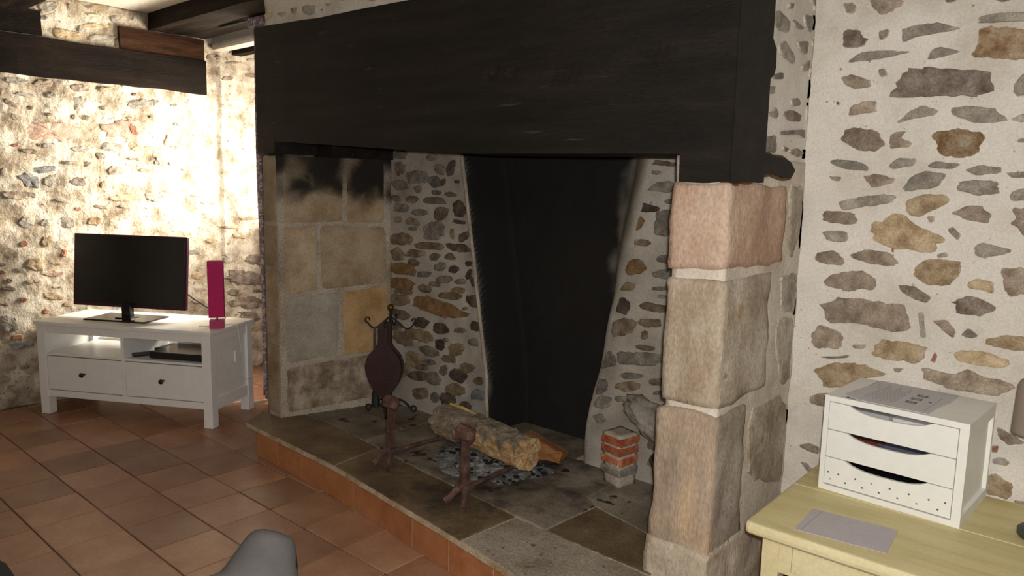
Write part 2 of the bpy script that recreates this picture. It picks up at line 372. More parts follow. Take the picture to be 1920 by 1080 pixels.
# stone outlines measured on each wall, in millimetres of that wall's own plane
STONES = {
'wall_back': """
b -875 2100 -846 2104 -828 2084 -836 2065 -859 2068
b -788 2101 -670 2084 -693 2065 -742 2043 -773 2073
g -472 2002 -430 2010 -358 2005 -328 2000 -325 1975 -459 1985
g -681 1991 -628 2002 -570 2001 -499 1975 -567 1968 -636 1963 -676 1947
o -463 1965 -437 1974 -379 1964 -323 1948 -303 1900 -314 1861 -418 1876 -477 1882 -464 1917
d -868 2010 -815 2007 -797 1978 -784 1974 -801 1949 -863 1952
b -751 1996 -718 1997 -718 1973 -745 1963
g -846 1902 -806 1932 -742 1932 -647 1918 -679 1911 -752 1902
g -595 1887 -586 1920 -552 1923 -503 1904 -549 1892
g -743 1868 -722 1873 -710 1846 -732 1844
b -862 1854 -826 1862 -766 1837 -758 1813 -809 1808 -843 1826
d -696 1786 -679 1830 -669 1865 -587 1866 -501 1850 -406 1833 -406 1785 -428 1762 -516 1769 -607 1767 -680 1772
g -357 1758 -349 1805 -331 1824 -299 1807 -293 1748
b -828 1720 -818 1753 -780 1768 -735 1762 -732 1729 -783 1724
g -674 1686 -639 1724 -594 1747 -552 1726 -556 1710 -614 1703
g -518 1718 -513 1733 -447 1732 -387 1721 -359 1683 -431 1677 -476 1691
g -355 1686 -319 1705 -288 1695 -316 1677
b -852 1638 -831 1675 -799 1681 -720 1665 -698 1621 -727 1591 -793 1606
b -692 1631 -676 1660 -634 1664 -656 1640 -616 1624 -617 1609 -684 1604
o -565 1650 -517 1661 -484 1667 -418 1651 -422 1584 -476 1575 -533 1582
g -332 1625 -312 1632 -291 1624 -311 1616 -326 1616
g -880 1562 -853 1572 -776 1563 -742 1544 -747 1531 -827 1537
g -686 1551 -651 1574 -596 1573 -600 1550 -672 1535
g -568 1550 -543 1563 -468 1553 -495 1537 -558 1541
g -464 1534 -419 1550 -355 1542 -358 1525 -427 1517
g -348 1527 -282 1531 -280 1510 -336 1510
b -762 1513 -721 1522 -657 1507 -662 1491 -730 1471
b -876 1513 -831 1510 -837 1493 -865 1499
g -636 1474 -610 1521 -564 1534 -505 1521 -535 1476 -623 1463
g -484 1474 -469 1499 -415 1504 -361 1497 -365 1482 -352 1461 -421 1453
g -335 1467 -298 1483 -267 1474 -263 1438 -329 1440
g -833 1425 -753 1445 -678 1453 -640 1449 -663 1423 -763 1403 -819 1392
t -623 1395 -614 1435 -568 1456 -510 1454 -494 1432 -535 1404 -574 1380 -603 1375
d -562 2069 -526 2063 -542 2057 -556 2060
d -426 2049 -382 2043 -407 2039
d -869 1773 -853 1767 -861 1756 -870 1763
b -893 1375 -870 1391 -775 1386 -755 1349 -825 1344 -877 1350
g -886 1314 -851 1321 -796 1322 -793 1284 -834 1279 -873 1289
b -485 1398 -435 1425 -396 1420 -364 1387 -380 1367 -436 1374
b -325 1419 -292 1423 -260 1400 -254 1346 -283 1332 -300 1353 -325 1370 -306 1386
t -726 1333 -695 1366 -659 1386 -622 1382 -571 1351 -510 1325 -494 1309 -519 1288 -539 1260 -600 1266 -662 1272 -716 1299
b -553 1382 -530 1386 -528 1367 -542 1361
b -489 1349 -475 1352 -449 1328 -458 1310 -485 1333
g -417 1292 -397 1309 -353 1299 -310 1290 -314 1277 -365 1264 -381 1253 -403 1264
g -513 1259 -488 1271 -478 1256 -509 1249
b -902 1237 -845 1252 -799 1223 -800 1198 -858 1196 -898 1208
b -778 1239 -726 1264 -642 1253 -624 1223 -657 1207 -728 1215 -772 1225
t -581 1183 -560 1229 -532 1241 -443 1245 -442 1199 -467 1161 -530 1154 -555 1168
b -872 1126 -845 1158 -779 1183 -732 1183 -685 1162 -685 1121 -740 1122 -786 1106
b -622 1149 -566 1150 -512 1113 -525 1098 -568 1103 -613 1128
t -417 1176 -391 1193 -350 1186 -341 1145 -377 1157 -418 1155
b -335 1228 -275 1243 -236 1206 -266 1151 -301 1140 -318 1160
b -859 991 -858 1050 -838 1075 -764 1089 -698 1084 -590 1083 -572 1051 -570 992 -626 984 -717 996 -743 996 -825 985
d -471 1109 -445 1114 -414 1138 -358 1124 -331 1102 -364 1072 -442 1071 -444 1101
g -551 1064 -534 1066 -520 979 -536 977
b -507 1039 -462 1050 -433 1009 -443 988 -483 1019
g -424 1004 -404 1033 -368 1006 -395 995
t -351 1002 -316 1019 -253 1024 -216 1010 -249 976 -301 977 -348 986
b -898 941 -866 979 -777 955 -787 898 -881 887
b -752 919 -699 927 -710 911 -743 907
t -685 893 -661 951 -573 957 -503 951 -528 927 -515 908 -531 890 -630 885
r -499 904 -490 936 -482 924 -487 899
t -436 935 -420 955 -353 959 -282 942 -285 919 -359 909 -428 920
g -853 858 -788 870 -755 883 -760 870 -821 856
t -880 804 -813 842 -746 858 -666 850 -637 827 -714 801 -765 758 -823 744 -851 775
g -610 860 -575 866 -589 846 -604 847
b -531 857 -512 878 -435 868 -392 899 -346 878 -276 878 -255 857 -308 821 -430 821 -520 838
b -885 696 -861 720 -805 731 -775 708 -825 673 -876 675
r -649 1276 -641 1273 -642 1256 -649 1257
b -912 511 -868 526 -831 516 -832 488 -896 499
t -315 554 -278 568 -234 547 -240 498 -307 491
g -299 616 -268 631 -246 617 -255 604 -295 603
r -304 660 -285 665 -285 639 -302 638
b -229 498 -203 503 -181 487 -222 484
b -899 447 -870 447 -837 409 -867 413
b -298 723 -249 708 -221 689 -256 670 -290 691
""",
'side': """
g 2317 2002 2394 2029 2493 2009 2482 1973 2389 1966
g 2405 1926 2461 1947 2560 1904 2546 1879 2437 1893
g 2499 2023 2613 2011 2605 2003 2531 2000
g 2604 2055 2681 2063 2734 2052 2675 1998 2621 2019
g 2558 1959 2670 1977 2651 1924 2591 1935
b 2698 1985 2832 1995 2848 1977 2713 1963
b 2810 2044 2913 2076 2951 2036 2871 2016
b 2669 2114 2893 2158 2892 2115 2801 2081 2714 2096
g 2465 2064 2507 2072 2502 2052 2459 2047
b 2620 1886 2692 1919 2690 1881 2634 1867
b 2695 1861 2783 1885 2891 1889 2884 1870 2727 1855
g 2364 1826 2463 1844 2467 1823 2383 1813
g 2340 1780 2400 1796 2388 1767 2356 1763
t 2713 1822 2933 1858 2905 1829 2763 1785 2722 1781
g 2541 1766 2605 1777 2638 1756 2555 1741
g 2354 1700 2415 1731 2446 1705 2423 1690
b 2470 1717 2557 1731 2659 1723 2640 1698 2528 1692
b 2698 1751 2768 1765 2761 1700 2706 1717
g 2771 1751 2918 1779 2921 1716 2846 1703 2768 1715
g 2464 1654 2571 1665 2745 1677 2753 1642 2649 1657 2484 1642
g 2311 1622 2432 1639 2451 1581 2329 1579
b 2499 1607 2555 1603 2539 1589 2502 1594
b 2557 1593 2639 1608 2723 1591 2646 1575
b 2724 1587 2805 1598 2852 1582 2768 1571
g 2869 1601 2936 1608 2884 1587
t 2576 1478 2727 1480 2718 1308 2636 1204 2602 1291
b 2811 1454 2871 1460 2830 1259 2733 1236 2770 1317
g 2643 1168 2876 1157 2900 1013 2780 1009 2584 1031 2548 1152
d 2912 1070 2950 1066 2965 1000 2917 1011
b 2541 1008 2792 995 2802 858 2779 753 2637 744 2546 898
b 2343 720 2652 709 2806 664 2818 560 2812 500 2743 451 2745 352 2384 458
d 2969 644 3040 633 3083 578 2966 610
""",
'breast': """
t -3554 2312 -3487 2309 -3462 2296 -3523 2271 -3552 2278
t -3446 2298 -3364 2295 -3345 2286 -3392 2270
t -3318 2305 -3246 2300 -3254 2279 -3293 2270 -3314 2286
g -3218 2299 -3177 2303 -3091 2288 -3096 2255 -3160 2249 -3209 2268
r -3059 2265 -3036 2262 -3040 2254 -3057 2257
b -3025 2285 -2967 2279 -2991 2269 -3014 2274
b -2709 2257 -2663 2250 -2642 2250 -2673 2244
g -2921 2290 -2876 2284 -2888 2277
""",
'fire_back': """
g -3151 1612 -3172 1592 -3241 1591 -3275 1600 -3273 1618 -3250 1633 -3173 1639 -3133 1626
g -2889 1591 -2930 1584 -2967 1580 -2989 1592 -2987 1606 -2957 1621 -2921 1618 -2889 1606
b -3157 1525 -3183 1507 -3221 1501 -3248 1522 -3257 1555 -3236 1576 -3199 1580 -3168 1557
g -2969 1490 -2997 1460 -3085 1457 -3131 1463 -3162 1500 -3132 1523 -3066 1531 -2995 1526
g -2839 1518 -2852 1503 -2907 1512 -2935 1533 -2928 1553 -2908 1563 -2871 1560 -2836 1537
d -2770 1530 -2786 1505 -2817 1491 -2828 1505 -2830 1534 -2812 1572 -2791 1582 -2760 1578
g -2865 1455 -2905 1439 -2942 1440 -2971 1457 -2979 1491 -2942 1499 -2908 1502 -2879 1485
d -2837 1464 -2852 1451 -2868 1449 -2881 1455 -2874 1470 -2869 1485 -2844 1489 -2833 1482
d -2731 1466 -2746 1463 -2765 1464 -2772 1469 -2768 1479 -2759 1482 -2741 1482 -2733 1473
g -3135 1432 -3175 1420 -3233 1417 -3267 1433 -3282 1460 -3238 1479 -3187 1476 -3152 1461
b -3026 1422 -3031 1409 -3065 1407 -3084 1422 -3091 1436 -3069 1446 -3041 1449 -3025 1440
b -3048 1370 -3076 1353 -3103 1348 -3156 1359 -3166 1374 -3133 1389 -3093 1391 -3056 1388
g -2831 1366 -2839 1355 -2925 1349 -3024 1355 -3022 1366 -2995 1384 -2911 1388 -2857 1384
b -2761 1394 -2789 1390 -2821 1391 -2846 1402 -2842 1413 -2805 1419 -2778 1415 -2757 1406
g -2866 1412 -2879 1400 -2916 1398 -2947 1402 -2951 1412 -2930 1424 -2902 1425 -2880 1421
b -3196 1361 -3225 1354 -3250 1352 -3277 1363 -3281 1383 -3262 1391 -3226 1393 -3202 1380
g -3122 1314 -3156 1296 -3197 1292 -3261 1300 -3259 1328 -3245 1347 -3195 1347 -3155 1339
g -2970 1293 -3020 1283 -3062 1277 -3120 1293 -3107 1306 -3080 1316 -3026 1321 -2975 1306
b -2818 1298 -2842 1270 -2891 1260 -2929 1275 -2927 1305 -2914 1333 -2864 1340 -2813 1327
d -2682 1306 -2723 1285 -2762 1289 -2787 1324 -2779 1357 -2748 1383 -2722 1377 -2690 1344
b -3190 1245 -3213 1237 -3243 1238 -3256 1249 -3263 1260 -3232 1269 -3207 1270 -3192 1257
b -3033 1233 -3066 1224 -3129 1228 -3157 1238 -3152 1260 -3124 1271 -3080 1264 -3048 1253
d -2680 1258 -2694 1252 -2749 1252 -2782 1259 -2782 1268 -2765 1275 -2724 1272 -2685 1268
g -3061 1210 -3071 1199 -3107 1199 -3144 1202 -3136 1210 -3123 1220 -3092 1219 -3065 1216
g -2845 1187 -2903 1155 -2958 1146 -3005 1162 -3011 1223 -2950 1253 -2882 1264 -2839 1235
d -2669 1174 -2694 1162 -2724 1159 -2734 1176 -2728 1198 -2702 1212 -2664 1219 -2650 1203
b -3090 1157 -3105 1118 -3200 1107 -3265 1110 -3324 1137 -3282 1165 -3187 1180 -3107 1174
b -2764 1185 -2775 1169 -2789 1169 -2797 1189 -2799 1208 -2790 1228 -2775 1221 -2768 1200
b -2873 1104 -2966 1100 -3059 1098 -3098 1115 -3068 1129 -2998 1142 -2888 1141 -2842 1127
d -2644 1114 -2692 1103 -2779 1108 -2830 1124 -2836 1142 -2750 1148 -2687 1149 -2652 1130
b -3164 1037 -3188 1022 -3250 1015 -3282 1031 -3291 1067 -3260 1089 -3222 1100 -3173 1072
b -2991 1069 -3046 1051 -3094 1045 -3158 1052 -3144 1072 -3116 1091 -3052 1093 -2995 1091
g -2878 1061 -2904 1045 -2944 1041 -2954 1052 -2956 1069 -2934 1084 -2901 1084 -2871 1078
b -2758 1072 -2759 1059 -2802 1056 -2837 1059 -2840 1074 -2829 1085 -2802 1094 -2775 1089
b -3046 1005 -3079 998 -3128 990 -3143 1008 -3140 1021 -3112 1037 -3065 1039 -3033 1022
o -3090 943 -3163 942 -3258 937 -3291 964 -3289 997 -3194 1010 -3100 1008 -3071 986
g -2835 1010 -2860 991 -2894 987 -2923 996 -2918 1020 -2882 1039 -2850 1042 -2827 1027
d -2731 1006 -2758 990 -2788 989 -2812 995 -2807 1017 -2774 1029 -2751 1030 -2730 1021
d -2637 990 -2651 970 -2671 964 -2681 975 -2675 997 -2659 1017 -2647 1025 -2633 1015
g -2954 956 -2971 946 -3023 940 -3061 940 -3058 955 -3057 971 -2994 978 -2944 975
g -2782 949 -2826 929 -2878 922 -2915 932 -2902 950 -2869 964 -2825 969 -2781 965
o -3094 870 -3150 847 -3238 844 -3302 862 -3298 907 -3214 925 -3140 926 -3082 899
b -2874 915 -2885 902 -2922 901 -2953 902 -2960 916 -2946 925 -2906 928 -2879 923
b -2931 875 -2948 862 -2999 855 -3047 864 -3050 887 -3018 903 -2962 905 -2933 895
d -2593 942 -2608 932 -2631 932 -2642 950 -2647 979 -2629 982 -2604 985 -2593 970
b -3100 846 -3115 830 -3193 828 -3247 833 -3253 844 -3234 854 -3153 860 -3105 859
t -2675 897 -2705 884 -2746 881 -2792 881 -2794 899 -2754 915 -2723 918 -2685 913
t -2712 851 -2791 841 -2866 842 -2900 855 -2866 874 -2822 881 -2732 885 -2693 871
b -3120 780 -3179 762 -3252 754 -3300 778 -3302 807 -3255 824 -3146 826 -3119 802
o -2700 752 -2835 735 -2953 748 -3100 779 -3102 819 -2978 845 -2772 816 -2662 781
d -2578 861 -2577 834 -2618 819 -2651 826 -2677 853 -2673 876 -2636 884 -2602 890
d -2969 679 -2999 655 -3058 653 -3096 664 -3087 697 -3040 715 -3002 713 -2955 700
d -2789 668 -2822 650 -2889 641 -2929 657 -2932 679 -2905 698 -2856 707 -2814 692
b -2668 690 -2692 675 -2727 669 -2761 672 -2761 684 -2748 696 -2705 705 -2683 700
t -2925 594 -2970 572 -3066 579 -3171 593 -3157 628 -3074 644 -2999 644 -2921 626
b -3089 542 -3151 523 -3239 537 -3272 562 -3265 599 -3202 610 -3097 609 -3086 571
d -2830 573 -2860 549 -2894 548 -2911 564 -2911 603 -2883 615 -2851 623 -2833 605
b -2877 521 -2920 502 -2992 503 -3031 523 -3042 545 -2986 564 -2912 557 -2864 540
t -2691 578 -2711 547 -2764 533 -2798 540 -2808 576 -2781 605 -2729 616 -2692 613
t -2741 522 -2756 498 -2813 491 -2849 492 -2856 511 -2841 531 -2785 542 -2745 537
t -3026 474 -3031 435 -3090 416 -3144 417 -3162 460 -3157 494 -3112 507 -3054 503
g -2902 471 -2936 456 -2987 447 -3021 452 -3025 462 -2999 479 -2944 486 -2910 480
t -2615 483 -2638 460 -2687 452 -2721 465 -2715 499 -2672 519 -2631 514 -2607 503
b -2968 430 -2988 415 -3050 408 -3073 411 -3070 427 -3046 441 -3003 447 -2964 443
g -2817 428 -2843 408 -2861 416 -2875 423 -2863 461 -2836 474 -2814 477 -2809 461
d -2665 418 -2691 397 -2756 395 -2794 420 -2791 453 -2745 473 -2697 477 -2653 453
d -2985 362 -3043 342 -3110 345 -3141 357 -3114 383 -3067 400 -2983 402 -2970 386
g -2862 388 -2869 355 -2918 342 -2968 346 -2984 367 -2965 405 -2909 423 -2880 415
t -2667 349 -2715 326 -2767 315 -2825 331 -2816 363 -2783 384 -2724 394 -2667 378
b -2541 425 -2567 410 -2592 411 -2613 423 -2610 442 -2584 455 -2553 458 -2542 442
b -2965 264 -3005 243 -3064 230 -3093 251 -3088 295 -3036 306 -2988 312 -2961 293
g -2870 269 -2895 250 -2920 238 -2944 258 -2953 283 -2929 301 -2901 306 -2868 290
d -2747 271 -2797 244 -2849 249 -2870 278 -2857 314 -2806 327 -2753 331 -2733 295
d -2626 266 -2656 252 -2685 257 -2710 273 -2709 292 -2679 304 -2645 304 -2619 285
s -2524 360 -2543 335 -2582 331 -2624 327 -2628 354 -2603 381 -2564 395 -2520 391
b -3124 696 -3173 675 -3238 684 -3306 705 -3293 725 -3253 737 -3168 734 -3124 718
b -3187 640 -3201 620 -3246 611 -3284 606 -3287 628 -3271 650 -3219 661 -3194 659
d -2634 1045 -2642 1035 -2667 1031 -2678 1040 -2686 1051 -2666 1061 -2652 1064 -2632 1056
g -2668 945 -2701 936 -2737 934 -2765 940 -2763 955 -2732 962 -2703 964 -2671 956
d -2557 726 -2570 698 -2599 695 -2637 703 -2639 725 -2632 748 -2599 755 -2555 749
g -2578 621 -2612 614 -2646 613 -2661 626 -2659 646 -2629 656 -2594 662 -2571 645
b -2658 811 -2669 801 -2690 796 -2701 797 -2706 804 -2695 814 -2677 819 -2663 817
b -3109 381 -3139 357 -3198 340 -3234 359 -3241 391 -3207 411 -3152 426 -3117 407
g -2801 616 -2806 607 -2830 606 -2847 608 -2854 618 -2841 626 -2823 630 -2799 625
b -1467 1555 -1496 1547 -1555 1551 -1601 1556 -1607 1569 -1589 1575 -1536 1571 -1482 1563
g -1553 1517 -1568 1514 -1592 1515 -1596 1522 -1596 1531 -1577 1531 -1555 1528 -1550 1523
g -1470 1464 -1500 1441 -1542 1441 -1607 1449 -1595 1466 -1564 1484 -1512 1491 -1478 1480
g -1476 1401 -1492 1395 -1514 1394 -1526 1400 -1527 1407 -1512 1415 -1487 1413 -1469 1408
d -1553 1368 -1578 1356 -1635 1357 -1671 1368 -1670 1384 -1635 1395 -1588 1389 -1551 1379
o -1627 1301 -1643 1278 -1673 1276 -1688 1289 -1688 1318 -1672 1338 -1638 1337 -1619 1318
g -1458 1302 -1478 1274 -1525 1253 -1562 1268 -1574 1312 -1563 1371 -1513 1375 -1479 1362
b -1573 1222 -1597 1211 -1653 1213 -1695 1217 -1688 1227 -1685 1237 -1628 1242 -1580 1234
g -1464 1155 -1489 1147 -1524 1147 -1550 1152 -1553 1167 -1536 1180 -1499 1181 -1474 1172
o -1597 1113 -1630 1092 -1673 1080 -1716 1094 -1732 1115 -1697 1145 -1638 1155 -1606 1142
g -1479 1095 -1499 1080 -1531 1080 -1559 1086 -1569 1104 -1543 1115 -1515 1120 -1485 1110
t -1643 1034 -1660 1017 -1704 1008 -1739 1012 -1752 1029 -1733 1043 -1695 1049 -1653 1048
d -1671 931 -1694 906 -1734 908 -1761 917 -1766 947 -1746 977 -1705 981 -1679 962
b -1481 955 -1498 940 -1560 933 -1614 941 -1627 953 -1607 971 -1543 971 -1492 969
g -1494 1041 -1502 1033 -1532 1029 -1570 1028 -1568 1035 -1562 1041 -1526 1047 -1505 1047
g -1482 1007 -1493 999 -1513 997 -1540 998 -1543 1005 -1536 1013 -1519 1015 -1497 1012
b -1661 827 -1714 802 -1749 798 -1773 824 -1768 864 -1704 889 -1665 888 -1635 867
b -1513 891 -1517 877 -1579 863 -1615 869 -1630 879 -1619 895 -1571 901 -1519 906
b -1575 827 -1578 817 -1596 810 -1606 811 -1610 829 -1608 840 -1593 848 -1581 845
g -1720 688 -1744 658 -1810 644 -1840 662 -1842 697 -1800 724 -1768 734 -1732 707
g -1475 733 -1525 704 -1612 690 -1711 677 -1730 702 -1715 734 -1596 753 -1499 757
g -1604 635 -1629 625 -1679 618 -1705 626 -1701 636 -1666 649 -1617 653 -1585 648
b -1487 632 -1505 620 -1542 616 -1560 619 -1561 633 -1536 645 -1499 654 -1484 646
g -1778 549 -1805 524 -1829 516 -1853 538 -1843 571 -1815 594 -1785 589 -1769 579
b -1603 587 -1635 569 -1690 557 -1727 564 -1735 578 -1684 603 -1637 613 -1602 607
g -1611 529 -1651 516 -1699 508 -1739 508 -1732 522 -1713 534 -1649 540 -1605 540
g -1743 488 -1767 463 -1806 450 -1845 457 -1833 490 -1810 515 -1773 523 -1746 512
g -1768 401 -1798 385 -1821 386 -1840 400 -1844 414 -1815 427 -1792 429 -1774 416
g -1478 594 -1481 586 -1513 578 -1539 574 -1538 582 -1532 590 -1506 597 -1481 600
r -1508 503 -1520 495 -1547 496 -1581 503 -1592 514 -1573 524 -1543 524 -1499 516
b -1539 773 -1555 762 -1601 759 -1634 765 -1640 773 -1615 782 -1577 783 -1546 782
g -1463 729 -1479 717 -1494 712 -1510 719 -1509 731 -1500 741 -1478 743 -1463 738
""",
'wall_left': """
g 1721 2504 1691 2470 1660 2459 1615 2452 1609 2476 1614 2508 1679 2529 1714 2526
g 1797 2507 1782 2490 1776 2493 1770 2503 1772 2519 1787 2538 1799 2535 1805 2528
t 2008 2548 1976 2536 1924 2526 1889 2528 1896 2544 1928 2559 1981 2572 2008 2562
t 1959 2500 1936 2491 1910 2486 1888 2487 1886 2494 1913 2503 1946 2508 1960 2507
g 2083 2492 2071 2480 2039 2476 2026 2481 2020 2495 2042 2511 2067 2517 2086 2512
t 2002 2435 1965 2419 1898 2411 1849 2412 1858 2423 1899 2443 1961 2447 2006 2446
t 1846 2339 1796 2314 1739 2312 1677 2323 1691 2353 1715 2377 1787 2377 1842 2372
g 2038 2353 1981 2313 1911 2302 1876 2322 1872 2354 1938 2381 1990 2387 2059 2381
g 1666 2427 1649 2416 1634 2414 1621 2418 1623 2430 1635 2440 1652 2442 1664 2436
g 1865 2397 1855 2381 1842 2375 1829 2379 1831 2402 1840 2418 1858 2424 1867 2412
g 2222 2525 2204 2492 2177 2493 2166 2510 2173 2532 2190 2556 2217 2570 2229 2550
g 1528 2018 1486 2010 1422 2008 1395 2023 1405 2039 1447 2048 1493 2051 1542 2036
b 1670 2036 1664 2016 1614 2009 1560 2011 1555 2025 1569 2046 1618 2051 1653 2056
b 1885 2027 1877 2009 1823 1999 1773 2001 1757 2024 1777 2046 1817 2047 1868 2047
t 2058 2034 2039 2020 1974 2015 1928 2017 1927 2030 1955 2047 2000 2051 2052 2047
g 1568 1943 1533 1939 1479 1939 1446 1946 1453 1957 1474 1963 1530 1963 1567 1954
g 1682 1961 1673 1948 1651 1939 1623 1941 1616 1959 1623 1974 1653 1981 1669 1977
b 1403 1949 1393 1936 1381 1928 1372 1942 1371 1955 1376 1971 1389 1973 1400 1972
b 1468 1866 1446 1867 1418 1876 1402 1889 1392 1908 1412 1913 1440 1903 1462 1885
d 1554 1875 1549 1865 1532 1859 1513 1862 1513 1871 1524 1883 1537 1886 1551 1884
g 1857 1907 1821 1888 1778 1886 1763 1920 1762 1953 1796 1972 1854 1966 1859 1933
d 1981 1910 1970 1900 1948 1896 1935 1905 1932 1914 1948 1920 1970 1926 1981 1920
g 2236 1947 2195 1931 2129 1920 2099 1938 2094 1960 2145 1980 2234 1999 2265 1977
g 2327 1981 2306 1960 2274 1952 2251 1957 2244 1979 2271 1999 2303 2007 2325 1997
d 2177 2017 2159 2010 2143 2009 2138 2016 2143 2023 2151 2029 2167 2030 2179 2027
g 2450 1964 2432 1959 2406 1959 2390 1967 2400 1977 2415 1981 2440 1982 2454 1974
b 1480 1791 1456 1787 1431 1798 1418 1815 1422 1827 1446 1829 1472 1816 1489 1798
d 1659 1841 1654 1834 1637 1831 1619 1831 1616 1840 1623 1848 1640 1852 1660 1850
d 1792 1836 1783 1825 1771 1823 1762 1830 1763 1843 1771 1849 1782 1852 1793 1844
b 1880 1836 1860 1821 1827 1825 1812 1831 1800 1844 1819 1856 1850 1855 1878 1848
d 2277 1877 2269 1872 2257 1869 2245 1870 2246 1881 2252 1887 2268 1890 2279 1886
b 2139 1856 2118 1850 2101 1849 2093 1855 2089 1862 2114 1870 2133 1871 2145 1868
p 1880 1721 1700 1687 1492 1682 1401 1706 1395 1753 1581 1795 1725 1795 1828 1775
p 2241 1811 2229 1756 2069 1725 1975 1729 1921 1772 1958 1809 2108 1848 2219 1849
r 2163 1784 2166 1744 2148 1743 2130 1752 2114 1789 2113 1824 2129 1827 2149 1816
g 2450 1835 2444 1827 2428 1824 2414 1829 2411 1842 2417 1853 2437 1853 2448 1849
p 2474 1714 2432 1688 2373 1683 2350 1701 2351 1733 2371 1765 2420 1772 2450 1747
r 1463 1637 1452 1629 1433 1630 1418 1636 1423 1644 1434 1651 1451 1652 1462 1645
d 1580 1647 1575 1639 1561 1639 1555 1645 1554 1654 1560 1661 1570 1663 1576 1656
g 1666 1655 1648 1643 1619 1636 1594 1634 1584 1648 1593 1660 1622 1666 1659 1667
b 1596 1603 1563 1593 1500 1594 1464 1605 1463 1618 1504 1624 1550 1622 1581 1612
g 2076 1666 2052 1644 1990 1633 1935 1641 1910 1659 1935 1685 1998 1688 2072 1684
g 1851 1627 1830 1617 1779 1615 1739 1626 1744 1642 1782 1651 1825 1656 1864 1647
t 2289 1665 2242 1651 2149 1641 2090 1644 2097 1658 2144 1674 2218 1684 2288 1678
d 1960 1589 1948 1573 1910 1575 1897 1587 1890 1608 1909 1618 1936 1619 1955 1606
b 2181 1584 2182 1577 2128 1578 2099 1582 2081 1588 2098 1596 2143 1594 2175 1592
g 2311 1572 2301 1551 2285 1552 2267 1557 2268 1580 2276 1607 2292 1607 2307 1598
b 1817 1537 1782 1532 1713 1534 1680 1542 1691 1553 1733 1558 1788 1556 1817 1545
b 1857 1537 1841 1521 1826 1527 1814 1535 1812 1554 1825 1563 1849 1558 1865 1550
s 1665 1497 1615 1478 1532 1473 1474 1484 1478 1497 1534 1511 1626 1525 1681 1518
s 1563 1403 1542 1385 1482 1391 1459 1415 1446 1455 1485 1475 1513 1471 1560 1442
g 1672 1413 1631 1387 1594 1392 1576 1408 1587 1443 1617 1463 1658 1472 1665 1445
d 1823 1410 1790 1395 1748 1403 1720 1423 1725 1447 1765 1455 1801 1452 1818 1434
b 2070 1491 2027 1479 1977 1477 1956 1490 1960 1518 1996 1535 2034 1532 2061 1521
b 2248 1509 2227 1503 2197 1501 2164 1505 2164 1513 2184 1524 2220 1523 2243 1517
t 1954 1404 1946 1391 1922 1379 1912 1394 1911 1411 1922 1430 1937 1438 1953 1426
b 2406 1560 2398 1553 2378 1551 2362 1559 2360 1568 2371 1578 2390 1577 2404 1569
b 1478 1324 1452 1308 1405 1313 1352 1325 1344 1347 1384 1363 1442 1357 1482 1340
d 1544 1330 1533 1319 1484 1327 1440 1340 1446 1350 1472 1362 1507 1356 1543 1343
b 1706 1298 1690 1291 1663 1295 1641 1304 1634 1312 1655 1316 1687 1314 1702 1307
t 2123 1315 2050 1300 2003 1301 1959 1315 1962 1326 2008 1342 2091 1347 2142 1331
r 1788 1248 1786 1237 1768 1235 1748 1240 1746 1248 1751 1258 1764 1260 1784 1260
b 1971 1254 1955 1246 1905 1250 1865 1260 1860 1268 1879 1276 1916 1272 1966 1264
b 2064 1258 2052 1253 2032 1257 2019 1264 2021 1271 2036 1276 2059 1272 2065 1265
g 2334 1321 2294 1296 2240 1295 2206 1318 2196 1347 2242 1362 2316 1365 2354 1348
d 1373 1461 1363 1453 1348 1454 1347 1468 1357 1493 1368 1500 1380 1497 1380 1479
t 2492 1521 2479 1516 2463 1519 2453 1524 2456 1529 2469 1534 2487 1534 2494 1529
t 2627 1333 2586 1330 2543 1333 2515 1339 2512 1348 2548 1350 2604 1348 2620 1341
t 2701 1277 2664 1275 2617 1279 2589 1286 2581 1293 2638 1296 2674 1293 2708 1287
b 1724 2128 1720 2123 1711 2119 1705 2120 1702 2128 1707 2136 1717 2138 1724 2135
g 1734 1770 1726 1766 1718 1766 1712 1770 1711 1778 1718 1783 1727 1784 1733 1778
g 1509 1157 1476 1128 1447 1133 1422 1162 1428 1182 1455 1199 1499 1201 1521 1181
g 1592 1160 1588 1144 1563 1138 1545 1149 1540 1167 1549 1177 1570 1187 1591 1182
g 1746 1138 1709 1127 1666 1130 1635 1151 1642 1181 1665 1202 1730 1197 1745 1170
o 1910 1155 1878 1137 1845 1144 1815 1153 1822 1178 1854 1195 1903 1196 1917 1180
r 1469 1025 1459 1015 1441 1014 1423 1021 1424 1041 1438 1053 1457 1057 1476 1045
o 1590 1022 1575 1009 1552 1012 1545 1038 1548 1071 1580 1100 1604 1089 1612 1059
r 1690 958 1682 942 1663 945 1654 962 1657 983 1667 993 1679 993 1690 979
t 1556 891 1537 856 1497 864 1456 885 1453 913 1486 940 1522 946 1550 919
p 1662 829 1633 816 1578 821 1540 837 1537 855 1584 862 1617 862 1664 846
t 1655 892 1627 890 1602 892 1589 901 1595 912 1614 916 1650 909 1663 902
b 1347 906 1337 903 1323 904 1313 912 1318 920 1328 925 1342 922 1347 913
r 1343 858 1333 851 1320 850 1312 861 1310 869 1324 880 1336 875 1347 871
b 1374 803 1360 796 1348 801 1336 812 1340 822 1351 827 1363 823 1374 814
b 1482 787 1472 783 1449 785 1442 794 1444 804 1460 808 1482 806 1488 797
b 1523 796 1518 788 1495 788 1480 797 1476 808 1495 811 1513 813 1523 803
o 1664 668 1624 663 1565 675 1536 698 1534 713 1564 720 1618 707 1659 687
r 1566 589 1557 578 1538 582 1530 593 1530 604 1539 617 1554 612 1568 604
r 1443 679 1425 673 1410 676 1397 685 1402 693 1411 701 1433 697 1441 688
b 1639 738 1622 736 1595 738 1586 748 1585 756 1608 756 1634 752 1648 746
